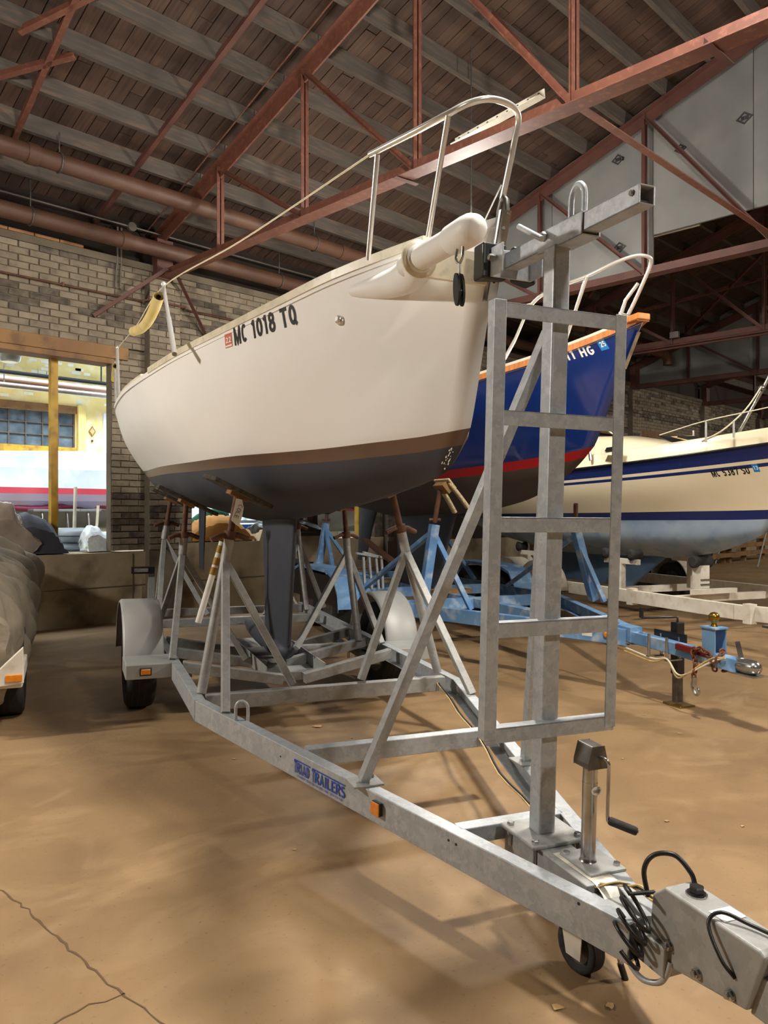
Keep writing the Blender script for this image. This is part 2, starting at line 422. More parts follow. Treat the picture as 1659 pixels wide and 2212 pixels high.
def _arc(cx, cy, rx, ry, a0, a1, n=12):
    return [(cx + rx * math.cos(math.radians(a0 + (a1 - a0) * i / n)), cy + ry * math.sin(math.radians(a0 + (a1 - a0) * i / n))) for i in range(n + 1)]
def glyph(c, t):
    """strokes (polylines) of a bold block letter in a cell (width, height 1); t stroke weight"""
    h = t / 2; w = .62; L_, R_, B_, T_ = h, w - h, h, 1 - h; m = .5; cx = w / 2
    rx, ry = (R_ - L_) / 2, (T_ - B_) / 2
    if c == ' ': return .30, []
    if c == 'M': w = .80; R_ = w - h; return w, [[(L_, 0), (L_, 1)], [(L_, 1 - h * .6), (w / 2, .12), (R_, 1 - h * .6)], [(R_, 0), (R_, 1)]]
    if c == 'C': return w, [_arc(cx, m, rx, ry, 48, 312, 18)]
    if c == 'G': return w, [_arc(cx, m, rx, ry, 48, 320, 18), [(R_, .18), (R_, .47), (cx + .02, .47)]]
    if c == 'O' or c == '0': return w, [_arc(cx, m, rx, ry, 0, 360, 22)]
    if c == 'Q': return w, [_arc(cx, m, rx, ry, 0, 360, 22), [(cx + .05, .26), (w - .02, .0)]]
    if c == '1': return .40, [[(.25, 0), (.25, 1)], [(.25, .93), (.05, .76)]]
    if c == '8': return w, [_arc(cx, .74, rx * .88, .19, 0, 360, 18), _arc(cx, .30, rx, .22, 0, 360, 18)]
    if c == '2': return w, [_arc(cx, .70, rx, .22, 165, -20, 12) + [(L_, B_ + .02), (w, B_)]]
    if c == '3': return w, [_arc(cx, .73, rx * .92, .19, 150, -90, 12), _arc(cx, .30, rx, .22, 90, -150, 12)]
    if c == '4': return w, [[(w * .70, 0), (w * .70, 1)], [(w * .70, .95), (.05, .30), (w, .30)]]
    if c == '5': return w, [[(w - .06, T_), (L_ + .04, T_), (L_, .54)], [(L_, .52)] + _arc(cx - .01, .32, rx, .24, 125, -150, 14)]
    if c == '6': return w, [_arc(cx, .31, rx, .23, 0, 360, 18), [(L_, .34)] + _arc(cx + .04, .5, rx, ry, 180, 70, 10)]
    if c == '7': return w, [[(0, T_), (w - .04, T_), (w * .38, 0)]]
    if c == '9': return w, [_arc(cx, .68, rx, .24, 0, 360, 18), _arc(cx - .04, .5, rx, ry, 0, -110, 10)]
    if c == 'T': return w, [[(0, T_), (w, T_)], [(cx, 0), (cx, T_)]]
    if c == 'H': return w, [[(L_, 0), (L_, 1)], [(R_, 0), (R_, 1)], [(L_, m), (R_, m)]]
    if c == 'S': return w, [_arc(cx, .735, rx, .19, 35, 250, 12) + _arc(cx, .285, rx, .21, 80, -145, 12)]
    if c == 'U': return w, [[(L_, 1), (L_, .33)] + _arc(cx, .33, rx, .26, 180, 360, 10) + [(R_, 1)]]
    if c == 'R': return w, [[(L_, 0), (L_, T_), (cx, T_)] + _arc(cx, .73, R_ - cx, T_ - .73, 90, -90, 10) + [(L_, .46)], [(cx, .46), (w, 0)]]
    if c == 'I': return t + .06, [[(h + .03, 0), (h + .03, 1)]]
    if c == 'A': w = .68; return w, [[(h * .8, 0), (w / 2, 1 - h * .5), (w - h * .8, 0)], [(.16, .30), (w - .16, .30)]]
    if c == 'D': return w, [[(L_, B_), (L_, T_), (cx - .05, T_)] + _arc(cx - .05, m, R_ - cx + .05, ry, 90, -90, 12) + [(L_, B_)]]
    if c == 'L': return .54, [[(L_, 1), (L_, B_), (.54, B_)]]
    if c == 'E': return .56, [[(.56, T_), (L_, T_), (L_, B_), (.56, B_)], [(L_, m), (.5, m)]]
    if c == 'N': return w, [[(L_, 0), (L_, 1)], [(L_, .92), (R_, .08)], [(R_, 0), (R_, 1)]]
    if c == 'W': w = .9; return w, [[(0.06, 1), (.26, .05), (.45, .8), (.64, .05), (.84, 1)]]
    if c == 'F': return .54, [[(.54, T_), (L_, T_), (L_, 0)], [(L_, m), (.48, m)]]
    if c == 'B': return w, [[(L_, 0), (L_, 1)], [(L_, T_), (cx, T_)] + _arc(cx, .74, R_ - cx, T_ - .74, 90, -90, 8) + [(L_, .5)], [(L_, .5), (cx, .5)] + _arc(cx, .28, R_ - cx, .22, 90, -90, 8) + [(L_, B_)]]
    if c == 'Y': return w, [[(0.05, 1), (cx, .5), (w - .05, 1)], [(cx, .5), (cx, 0)]]
    if c == '-': return .4, [[(.05, .45), (.35, .45)]]
    if c == '(': return .3, [_arc(.34, .5, .24, .55, 125, 235, 8)]
    if c == ')': return .3, [_arc(-.04, .5, .24, .55, -55, 55, 8)]
    if c in '.,': return .22, [[(.11, 0), (.11, t)]]
    return w, [[(L_, B_), (L_, T_), (R_, T_), (R_, B_), (L_, B_)]]
def text_mesh(body, size=1.0, bold=0.0, sx=1.0, weight=None, gap=.14):
    """bold block lettering as flat strips; returns mesh, width, height"""
    t = weight or .19; mb = MB(); x = 0.0
    for c in body.upper():
        w, strokes = glyph(c, t)
        for st in strokes:
            P = [Vector((p[0] + x, p[1], 0)) for p in st]; k = len(P); Lf, Rt = [], []
            loop = (P[0] - P[-1]).length < 1e-4
            for i, p in enumerate(P):
                a = P[i - 1] if i > 0 else (P[-2] if loop else None); b = P[i + 1] if i < k - 1 else (P[1] if loop else None)
                d1 = (p - a).normalized() if a is not None else None; d2 = (b - p).normalized() if b is not None else None
                d1 = d1 or d2; d2 = d2 or d1; d = (d1 + d2); d = d.normalized() if d.length > 1e-5 else d1
                n = Vector((-d.y, d.x, 0)); mi = 1.0 / max(.45, n.dot(Vector((-d1.y, d1.x, 0))))
                Lf.append(p + n * (t / 2 * mi)); Rt.append(p - n * (t / 2 * mi))
            mb.grid([Lf, Rt], 0, False)
        x += w + gap
    me = bpy.data.meshes.new('lettering'); me.from_pydata(mb.v, [], mb.f); me.update()
    xs = [v.co.x for v in me.vertices]; ys = [v.co.y for v in me.vertices]; x0, y0 = min(xs), 0.0
    for v in me.vertices: v.co = Vector(((v.co.x - x0) * sx, v.co.y - y0, 0))
    return me, (max(xs) - x0) * sx, 1.0
def subdivide(me, cut=2):
    bm = bmesh.new(); bm.from_mesh(me)
    bmesh.ops.triangulate(bm, faces=bm.faces)
    bmesh.ops.subdivide_edges(bm, edges=bm.edges, cuts=cut, use_grid_fill=True)
    bm.to_mesh(me); bm.free(); return me
def flat_text(name, body, o, ex, ey, width, height, matname, parent, cut=0, bold=0.0, lift=0.0015, weight=.17):
    """lettering laid on a plane: origin o, unit vectors ex, ey, fitted to width x height"""
    me, w, h = text_mesh(body, 1.0, bold, weight=weight)
    o, ex, ey = Vector(o), Vector(ex).normalized(), Vector(ey).normalized(); nz = ex.cross(ey)
    for v in me.vertices: v.co = o + ex * (v.co.x / w * width) + ey * (v.co.y / h * height) + nz * lift
    me.materials.clear(); me.materials.append(MATS[matname])
    return link(name, me, parent)

# ================================================================== THE HALL
WALL = 8.24                       # face of the brick wall
W0, W1 = -14.0, 33.0               # hall ends
RIDGE = -1.4
SLOPE = 0.33
def zt(a):                        # underside of a truss top chord
    return 4.32 + SLOPE * (8.19 - a) if a >= RIDGE else 4.32 + SLOPE * (8.19 - (2 * RIDGE - a))
PIL = [-10.65, -6.85, -3.05, 0.75, 4.55, 8.4, 12.2, 15.95, 19.7, 23.5, 27.3, 31.1]

fl = MB().box(W0 - 0.4, W1 + 0.4, 2 * RIDGE - WALL - 0.4, WALL + 0.5, -0.15, 0.0).build('floor', 'floor', kind='structure')
fl['label'] = 'worn tan concrete floor of the storage hall'
# cracks in the slab
def crack(pix, wd, seed):
    rd = random.Random(seed); mb = MB(); pts = [wZ(x, y, 0.0) for x, y in pix]
    dense = []
    for a, b in zip(pts, pts[1:]):
        n = max(2, int((b - a).length / 0.03))
        for i in range(n):
            dense.append(a.lerp(b, i / n) + Vector((rd.uniform(-1, 1), rd.uniform(-1, 1), 0)) * 0.006)
    dense.append(pts[-1]); L_, R_ = [], []
    for i, p in enumerate(dense):
        d = (dense[min(i + 1, len(dense) - 1)] - dense[max(i - 1, 0)]).normalized(); n = Vector((-d.y, d.x, 0))
        w = wd * rd.uniform(0.35, 1.0); L_.append(p + n * w + Vector((0, 0, 0.0012))); R_.append(p - n * w + Vector((0, 0, 0.0012)))
    mb.grid([L_, R_], 0, False); return mb.build('floor_crack', 'crack', fl)
crack([(-40, 1895), (60, 1965), (140, 2042), (205, 2100), (268, 2150)], 0.0042, 1)
crack([(268, 2150), (190, 2172), (80, 2230)], 0.003, 2)
crack([(268, 2150), (330, 2190), (380, 2240)], 0.003, 3)
crack([(1240, 1325), (1330, 1342), (1440, 1352), (1659, 1368), (1800, 1380)], 0.008, 4)
# flakes and leaf scraps lying about
for i, (x, y, s) in enumerate([(684, 1570, .035), (1205, 2178, .02), (1318, 2175, .016), (1215, 1490, .012), (1392, 1545, .012), (1010, 1500, .012), (1440, 1775, .012), (1604, 1786, .011), (1468, 1585, .02), (636, 1836, .01), (1345, 1640, .008), (760, 1595, .012), (505, 1640, .012)]):
    c = wZ(x, y, 0.0); mb = MB(); rd = random.Random(i)
    ring = [c + Vector((math.cos(t) * s * rd.uniform(.4, 1), math.sin(t) * s * rd.uniform(.4, 1), 0.002 + rd.uniform(0, .004))) for t in [k * 0.785 for k in range(8)]]
    mb.add(ring, [tuple(range(8))]); 
    lab = ['pale paint flake on the floor under the hull beside the first cross beam', 'curled tan leaf scrap on the floor left of the caster shadow', 'small tan leaf scrap on the floor below the coupler bolts',
        'tiny pale scrap between the ladder post and the blue trailer', 'tiny pale scrap left of the blue trailer jack foot', 'tiny pale scrap beside the right trailer rail kink', 'tiny pale scrap right of the crank handle',
        'tiny pale scrap near the right edge level with the crank handle', 'pale scrap on the floor below the blue trailer jack foot', 'tiny pale scrap on the floor left of the lettered rail end', 'tiny pale scrap just right of the jack head',
        'tiny pale scrap inside the trailer frame near the second cross beam', 'tiny pale scrap below the left rail tie-down loop']
    o = mb.build('floor_scrap', 'leaf', None, group='small scraps littering the floor', cat='scrap', label=lab[i])

# ---------------------------------------------------------------- brick wall
wl = structure('wall_left', 'soot-stained brick wall with concrete base and tall openings')
OPEN = []                         # (w0, w1, z0, z1) openings
for i in range(len(PIL) - 1):
    p, q = PIL[i], PIL[i + 1]
    OPEN.append((p + 0.42, q - 0.59, 0.78, 2.88))
OPEN[4] = (4.98, 8.05, 0.86, 2.88)
TOP = 4.05
mb = MB()
edges = [W0 - .4] + [e for o in OPEN for e in o[:2]] + [W1 + .4]
for i in range(0, len(edges), 2):
    mb.box(edges[i], edges[i + 1], WALL + 0.008, WALL + 0.12, 0.8, 3.07)
mb.box(W0 - .4, W1 + .4, WALL + 0.008, WALL + 0.4, 3.06, TOP)
mb.build('mortar_backing', 'mortar', wl)
mb = MB().box(W0 - .4, W1 + .4, WALL - 0.02, WALL + 0.42, 0, 0.66)
for o in OPEN: mb.box(o[0] - .45, o[1] + .62, WALL - 0.02, WALL + 0.42, 0.66, o[2])
mb.build('concrete_base', 'concrete', wl)
mb = MB()
for i, w in enumerate((1.2, 2.95, 4.2, 6.1)): mb.box(w, w + 0.012, WALL - 0.026, WALL - 0.02, 0.02, 0.76)
mb.box(W0, 8, WALL - 0.027, WALL - 0.02, 0.40, 0.408)
mb.build('form_joint', 'mortar', wl)
# broken stub of wall standing in the second opening
mb = MB(); prof = [(5.95, .86), (6.0, 1.0), (6.35, 1.08), (6.75, 1.04), (7.1, .9), (7.1, .86)]
mb.plate([(w, WALL - 0.02, z) for w, z in prof], (0, 0.4, 0)).build('broken_wall_stub', 'concrete', wl)
# pilasters (brick piers) and their backing
for p in PIL:
    pm = MB().box(p - 0.19, p + 0.2, WALL - 0.11, WALL + 0.02, 0.0, 3.9); pm.build('pier_core', 'mortar', wl)
HULLPOLY = [(300, 830), (380, 770), (840, 560), (1080, 470), (1000, 1000), (600, 1120), (300, 1020), (240, 900)]
def inpoly(x, y, P):
    c = False; j = len(P) - 1
    for i in range(len(P)):
        if (P[i][1] > y) != (P[j][1] > y) and x < (P[j][0] - P[i][0]) * (y - P[i][1]) / (P[j][1] - P[i][1]) + P[i][0]: c = not c
        j = i
    return c
def pix(p):
    d = Vector(p) - CAMP; x, y = S2 * (d.x - d.y), S2 * (d.x + d.y)
    return (CX + FPX * x / y, CY - FPX * d.z / y) if y > 0.1 else (-1e4, -1e4)
bricks = []
BL, BH, JT = 0.195, 0.060, 0.012
def lay(w0, w1, z0, z1, face, seed):
    rd = random.Random(seed); z = z0; row = 0
    while z + BH < z1 + 0.02:
        w = w0 - (0.5 * BL if row % 2 else 0) ; 
        while w < w1 - 0.02:
            a, b = max(w, w0), min(w + BL, w1)
            if b - a > 0.04: bricks.append((a, b, z, z + BH, face, rd.random()))
            w += BL + JT
        z += BH + JT; row += 1
lay(W0, W1, 3.075, 4.0, WALL, 1)
for i in range(0, len(edges), 2):
    lay(edges[i] + .01, edges[i + 1] - .01, 0.80, 3.06, WALL, 20 + i)
for k, p in enumerate(PIL): lay(p - 0.185, p + 0.195, 0.80, 3.88, WALL - 0.118, 50 + k)
def soot(z, w, r):
    s = 0.0
    if 3.36 < z < 3.44: s = 0.75 if (w < 3.2 or w > 4.2) else 0.55
    elif 3.28 < z < 3.52: s = 0.25
    if z > 3.9: s = max(s, 0.35)
    if w > 3.9 and z < 1.6: s = max(s, 0.5)
    if w > 4.7 and z < 3.0: s = max(s, 0.35)
    if w > 4.7 and z > 3.6: s = max(s, 0.3)
    return r < s
seen = []; rest = []
for b in bricks:
    c = ((b[0] + b[1]) / 2, b[4], (b[2] + b[3]) / 2); x, y = pix(c)
    vis = -20 < x < 1679 and 0 < y < 2212 and not inpoly(x, y, HULLPOLY) and c[0] < 9
    if b[4] == WALL and any(abs(c[0] - p) < 0.18 for p in PIL): vis = False
    (seen if vis else rest).append(b)
seen.sort(key=lambda b: (Vector((b[0], b[4], b[2])) - CAMP).length * (1.0 / max(.3, (b[1] - b[0]) / BL)))
rest += seen[300:]; seen = seen[:300]
def corbel(z): return 0.022 if 3.28 < z < 3.52 and int((z - 3.075) / (BH + JT)) % 2 == 0 else 0.0
variants = {}
for b in seen:
    key = (round(b[1] - b[0], 2), int(b[5] * 5), corbel(b[2]) > 0, soot(b[2], b[0], random.random()))
    if key not in variants:
        rd = random.Random(hash(key[:2]) % 999); h = key[0] / 2; m_ = MB(); e = 0.006
        pts = []
        for yy, ins in ((0.05, 0), (0.0, 0)):
            for sx, sz in ((-1, -1), (1, -1), (1, 1), (-1, 1)):
                j = (rd.uniform(-e, e) * .6, rd.uniform(-e, e) * .4) if yy == 0 else (0, 0)
                pts.append((sx * h + j[0], yy - (rd.uniform(0, .007) if yy == 0 else 0) - (corbel(3.3) if key[2] and yy == 0 else 0), sz * BH / 2 + j[1]))
        m_.add(pts, [(0, 1, 2, 3), (7, 6, 5, 4), (0, 4, 5, 1), (1, 5, 6, 2), (2, 6, 7, 3), (3, 7, 4, 0)])
        variants[key] = m_.mesh('brick', 'brick_soot' if key[3] else 'brick')
    o = link('brick', variants[key], wl); o.location = ((b[0] + b[1]) / 2, b[4], (b[2] + b[3]) / 2)
m_ = MB()
for b in rest:
    if b[0] > 24 or b[1] < -4: continue
    k = corbel(b[2])
    m_.box(b[0], b[1], b[4] - k - b[5] * .004, b[4] + 0.03, b[2], b[3], 1 if soot(b[2], b[0], b[5]) else 0)
m_.build('remaining_bricks', ['brick', 'brick_soot'], wl, kind='stuff')
# ledge, lintels, conduits
mb = MB().box(W0, W1, WALL - 0.03, WALL + .1, 3.995, 4.07).build('wall_coping', 'mortar', wl)
for o in OPEN:
    lm = MB(); lm.box(o[0] - 0.2, o[1] + 0.19, WALL - 0.035, WALL + 0.2, 2.93, 3.07); lm.box(o[0] - 0.1, o[1] + 0.02, WALL - 0.02, WALL + 0.22, 2.87, 2.935)
    bevel(lm.build('lintel', 'lintel', wl), 0.006)
for k, o in enumerate(OPEN):
    if k in (3, 4): continue
    n = 10; bw = (o[1] - o[0]) / n
    if o[0] > 7 and o[0] < 24:
        for j in range(n): MB().box(o[0] + j * bw + .004, o[0] + (j + 1) * bw - .004, WALL + 0.08, WALL + 0.12, o[2], 2.9).build('boarding', 'dark_wood', wl)
    else: MB().box(o[0], o[1], WALL + 0.08, WALL + 0.12, o[2], 2.9).build('boarding', 'dark_wood', wl)
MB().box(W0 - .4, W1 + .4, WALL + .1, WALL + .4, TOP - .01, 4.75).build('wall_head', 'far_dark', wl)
cd = thing('wall_conduit', 'thin rusty conduit running along the brick wall above the opening', 'conduit')
MB().tube([(W0, WALL - 0.035, 3.64), (4.3, WALL - 0.035, 3.63), (4.34, WALL - .15, 3.63), (4.8, WALL - .15, 3.63), (4.84, WALL - .035, 3.63), (8.1, WALL - 0.035, 3.62)], 0.012, 8).build('pipe', 'rust_steel', cd)
for w in (1.4, 3.4, 6.2): MB().box(w, w + .02, WALL - .05, WALL, 3.615, 3.655).build('clip', 'rust_steel', cd)
cb = thing('drop_conduit', 'pair of grey conduits dropping down the brick beside the pier', 'conduit')
for dx in (0, 0.045):
    MB().tube([(4.02 + dx, WALL - 0.03, 4.4), (4.02 + dx, WALL - .03, 4.0), (4.0 + dx * 1.2, WALL - 0.03, 3.9), (4.0 + dx * 1.2, WALL - 0.03, 3.72)], 0.011, 8).build('pipe', 'conduit', cb)

# other enclosing walls
YO = 2 * RIDGE - WALL
for nm, args in (('wall_right', (W0 - .4, W1 + .4, YO - .4, YO, 0, 4.8)), ('wall_back', (W0 - .4, W0, YO, WALL + .4, 0, 8.2)), ('wall_far', (W1, W1 + .4, YO, WALL + .4, 0, 8.2))):
    o = MB().box(*args).build(nm, 'mortar', kind='structure'); o['label'] = 'plain masonry wall closing the hall'

# ---------------------------------------------------------------- roof
ce = structure('ceiling', 'board roof deck on purlins over the hall')
PD = 0.15                       # purlin depth
def zp(a): return zt(a) + 0.15  # underside of purlins
def zr(a): return zp(a) + PD    # underside of boards
for sgn in (0, 1):
    mm = (lambda a: a) if sgn == 0 else (lambda a: 2 * RIDGE - a)
    q = [(W0 - .4, mm(8.9), zr(8.9) + .045), (W1 + .4, mm(8.9), zr(8.9) + .045), (W1 + .4, RIDGE, zr(RIDGE) + .045), (W0 - .4, RIDGE, zr(RIDGE) + .045)]
    MB().plate(q, (0, 0, 0.1)).build('roof_deck', 'roof_gap', ce)
PW = 0.135
n = 0; rest_m = MB(); pl_mesh = {}
cuts_all = [8.85, 7.3, 5.85, 4.4, 2.9, 1.2, RIDGE]
slope_q = math.atan(SLOPE)
cand = []
k = 0; w = W0
while w < W1:
    off = (k * 0.47) % 1.0
    cs = [8.85] + [c - off * 0.9 for c in cuts_all[1:-1]] + [RIDGE]
    for a0, a1 in zip(cs, cs[1:]):
        if a0 - a1 > 0.1: cand.append((w, a0, a1))
    w += PW; k += 1
def plank_vis(c):
    x, y = pix((c[0] + PW / 2, (c[1] + c[2]) / 2, zr((c[1] + c[2]) / 2))); x2, y2 = pix((c[0] + PW / 2, c[1], zr(c[1])))
    return (-60 < x < 1719 and -60 < y < 1106) or (-30 < x2 < 1690 and 0 < y2 < 1106)
vis = [c for c in cand if plank_vis(c)]
vis.sort(key=lambda c: (Vector((c[0], (c[1] + c[2]) / 2, zr(c[1]))) - CAMP).length)
first = set(vis[:300])
for c in cand:
    w, a0, a1 = c; rd = random.Random(int(w * 1000 + a0 * 77)); dz = rd.uniform(0, 0.008); g = 0.004
    vs = []
    for aa in (a0 - .003, a1 + .003):
        z = zr(aa) + dz
        vs += [(w + g, aa, z), (w + PW - g, aa, z), (w + PW - g, aa, z + .03), (w + g, aa, z + .03)]
    fs = [(0, 1, 2, 3), (7, 6, 5, 4), (0, 4, 5, 1), (1, 5, 6, 2), (2, 6, 7, 3), (3, 7, 4, 0)]
    if c in first: MB().add(vs, fs).build('roof_plank', 'plank', ce)
    else: rest_m.add(vs, fs)
rest_m.build('remaining_planks', 'plank', ce, kind='stuff')
# boards of the other slope
mb = MB(); w = W0
while w < W1:
    a0, a1 = 2 * RIDGE - 8.85, RIDGE
    mb.add([(w, a0, zr(8.85)), (w + .3, a0, zr(8.85)), (w + .3, a1, zr(RIDGE)), (w, a1, zr(RIDGE))], [(0, 1, 2, 3)]); w += .31
mb.build('opposite_boards', 'plank', ce, kind='stuff')
pa = [8.42, 7.94, 7.39, 6.92, 6.40, 5.92, 5.42, 4.92, 4.42, 3.92, 3.42, 2.92, 2.42, 1.92, 1.42, .92, .42, -.08, -.58, -1.1]
for a in pa:
    for s_ in (0, 1):
        y = a if s_ == 0 else 2 * RIDGE - a
        segs = [W0, 4.55, 12.2, 19.7, 27.3, W1] if s_ == 0 else [W0, W1]
        for x0, x1 in zip(segs, segs[1:]):
            MB().box(x0 + .005, x1 - .005, y - 0.028, y + 0.028, zp(a), zp(a) + PD + .01).build('purlin', 'purlin', ce)
# soffit boards under the eave
for j in range(9):
    w = 1.3 + j * 0.26
    MB().plate([(w, 8.2, 4.07), (w + .25, 8.2, 4.07), (w + .25, 8.5, 4.18), (w, 8.5, 4.18)], (0, 0, 0.03)).build('eave_board', 'wood_block', ce)
# sag rods and flat braces under the purlins
def roofp(w, a, d=0.02): return (w, a, zp(a) - d)
MB().angle(roofp(3.79, 8.5), roofp(3.80, 2.0), 0.05, .008, (1, 0, 0)).build('sag_brace', 'truss_dark', ce)
MB().tube([roofp(4.38, 8.4), roofp(4.26, 2.0)], 0.008, 6).build('sag_rod', 'rust_steel', ce)
for (a, b, c, d) in ((2.65, 7.6, 2.5, 5.3), (2.2, 7.0, 2.75, 6.4), (2.3, 6.4, 2.7, 5.75)):
    MB().angle(roofp(a, b, .03), roofp(c, d, .03), 0.05, .008, (1, 0, 0)).build('flat_brace', 'truss_paint', ce)
for k in range(5, len(PIL) - 2):
    for (da, a0, db, a1) in ((0.4, 7.8, 3.4, 4.2), (3.4, 6.9, 0.4, 3.4)):
        MB().angle(roofp(PIL[k] + da, a0, .03), roofp(PIL[k] + db, a1, .03), 0.05, .008, (1, 0, 0)).build('flat_brace', 'truss_paint', ce)

# ---------------------------------------------------------------- trusses
NODES = [6.97, 5.58, 4.17, 2.75, 1.36, -0.02]
names = ['nearest truss, running from the brick pier over the white boat', 'second truss, carrying the grey panel above the blue boat', 'third truss, with conduits strapped along its bottom chord', 'fourth truss, with grey panel, beyond the third', 'fifth truss over the cream boat', 'farthest truss at the dark end of the hall']
def truss(w, idx):
    t = thing('roof_truss', 'rust-red steel ' + names[idx], 'truss', group='rust-red roof trusses')
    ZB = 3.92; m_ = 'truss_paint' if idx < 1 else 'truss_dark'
    a1 = 2 * RIDGE - 8.2
    MB().tee((w, 8.2, ZB), (w, a1, ZB), 0.15, 0.105, 0.008, (0, 0, 1)).build('bottom_chord', m_, t)
    for s_ in (1, -1):
        mm = (lambda a: a) if s_ == 1 else (lambda a: 2 * RIDGE - a)
        p0, p1 = (w, mm(8.3), zt(8.3) + .14), (w, mm(RIDGE), zt(RIDGE) + .14)
        MB().tee(p0, p1, 0.16, 0.13, 0.009, (0, 0, 1), inv=True).build('top_chord', m_, t)
        MB().box(w - .10, w + .10, mm(8.24) - (.13 if s_ == 1 else 0), mm(8.24) + (.0 if s_ == 1 else .13), 3.90, 4.36).build('bearing_plate', 'truss_dark', t)
        for i, a in enumerate(NODES):
            y = mm(a); mb = MB()
            mb.angle((w + .006, y, ZB + .01), (w + .006, y, zt(a) + .12), 0.05, 0.007, (0, 1, 0), 1); mb.angle((w - .006, y, ZB + .01), (w - .006, y, zt(a) + .12), 0.05, 0.007, (0, 1, 0), -1)
            mb.build('vertical', m_, t)
            if i < len(NODES) - 1:
                a2 = NODES[i + 1]; mb = MB()
                mb.angle((w + .006, y, zt(a) + .07), (w + .006, mm(a2) + .05 * s_, ZB + .03), 0.045, 0.007, (0, 0, 1), 1); mb.angle((w - .006, y, zt(a) + .07), (w - .006, mm(a2) + .05 * s_, ZB + .03), 0.045, 0.007, (0, 0, 1), -1)
                mb.build('diagonal', m_, t)
    return t
for i, w in enumerate(PIL[4:10]): T_ = truss(w, i); 
# strut lines and knee braces between the trusses
def brace(lab, p0, p1, m_='truss_paint', w=.06):
    MB().angle(p0, p1, w, .008, (0, 0, 1)).build('steel_brace', m_, label=lab, cat='brace')
brace('long rust-red strut running from nearest truss node to the grey panel truss', (4.6, 2.78, 3.93), (8.35, 2.72, 3.93))
brace('rust-red strut between second and third truss at the right edge', (8.45, 2.75, 3.93), (12.15, 2.75, 3.93), 'truss_dark')
brace('sloping rust-red brace from nearest truss node up to the roof', (4.6, 2.85, 3.98), roofp(5.68, 4.31), 'truss_paint')
pA = wY(205, 685, 8.2); brace('loose brown angle hanging left of the pier above the window', (4.5, 7.95, 3.97), tuple(pA), 'truss_dark', .04)
pB = wY(446, 735, 8.2); brace('brown knee brace sloping down right of the pier to the wall', (4.62, 8.0, 3.93), tuple(pB), 'truss_dark', .045)
# clips dangling from the nearest bottom chord
for k, (x, y, x2, y2, lab) in enumerate(((848, 385, 898, 402, 'small steel clip on bottom chord behind the pulpit'), (1518, 100, 1568, 146, 'small steel clip on bottom chord at upper right'))):
    p0, p1 = wZ(x, y, 3.915), wZ(x2, y2, 3.905)
    MB().angle(p0, p1, 0.05, .006, (0, 0, 1)).build('chord_clip', 'truss_dark', label=lab, cat='clip')
# slotted cream angle lying on the chord
sp0, sp1 = wX(985, 318, 4.72), wX(1178, 212, 4.72)
so = thing('slotted_angle', 'cream slotted steel angle lying behind the nearest bottom chord', 'angle bar')
MB().angle(sp0, sp1, 0.07, .006, (0, 0, 1)).build('bar', 'steel_white', so)
mb = MB()
for k in range(9):
    p = Vector(sp0).lerp(Vector(sp1), (k + .5) / 9); mb.lathe([(.008, 0), (.008, .006)], p + Vector((-.012, 0, .045)), (-1, 0, 0), 8)
mb.build('slot_holes', 'ink', so)

# grey boards closing the trusses
def panel_wall(nm, w, spans, lab):
    o = structure(nm, lab)
    for (a0, a1, zb) in spans:
        k = max(1, round(abs(a0 - a1) / 1.2)); st = (a0 - a1) / k
        for j in range(k):
            b0, b1 = a0 - j * st - .004, a0 - (j + 1) * st + .004
            MB().plate([(w, b0, zb), (w, b1, zb), (w, b1, zr(b1) - .01), (w, b0, zr(b0) - .01)], (0.03, 0, 0)).build('board', 'panel_grey', o)
    return o
pw = panel_wall('wall_panel', 8.52, [(8.2, 4.14, 3.95), (4.14, -1.4, 4.42)], 'grey insulation boards filling the second truss')
panel_wall('wall_panel', 16.07, [(8.2, -1.4, 3.95)], 'grey insulation boards filling the fourth truss')
def diamond(x, y, s):
    c = wX(x, y, 8.515); mb = MB()
    for k in (1.0, 0.8):
        q = [c + Vector((-.002, dy * s * k, dz * s * k * .75)) for dy, dz in ((-1, 0), (0, 1), (1, 0), (0, -1))]
        mb.tube(q, 0.004, 5, closed=True)
    for dy in (-.35, -.1, .15, .35): mb.box(c.x - .004, c.x, c.y + dy * s - .012, c.y + dy * s + .004, c.z - .02, c.z + .02)
    mb.build('printed_mark', 'ink', pw)
for x, y, s in ((1338, 535, .085), (1335, 345, .08), (1608, 255, .085), (1470, 322, .07), (1345, 343, .01)): diamond(x, y, s)
tl = thing('tube_light_fitting', 'unlit fluorescent fitting hanging below the grey panel', 'light fitting')
tp, tq = wX(1408, 505, 9.4), wX(1512, 478, 9.4)
MB().beam(tp, tq, .09, .05).build('housing', 'wood_block', tl); MB().tube([Vector(tp) - Vector((0, 0, .04)), Vector(tq) - Vector((0, 0, .04))], .015, 8).build('tube', 'paper', tl)
for p in (tp, tq): MB().tube([p, (p[0], p[1], zp(p[1]) + .02)], .004, 5).build('hanger', 'steel_dark', tl)

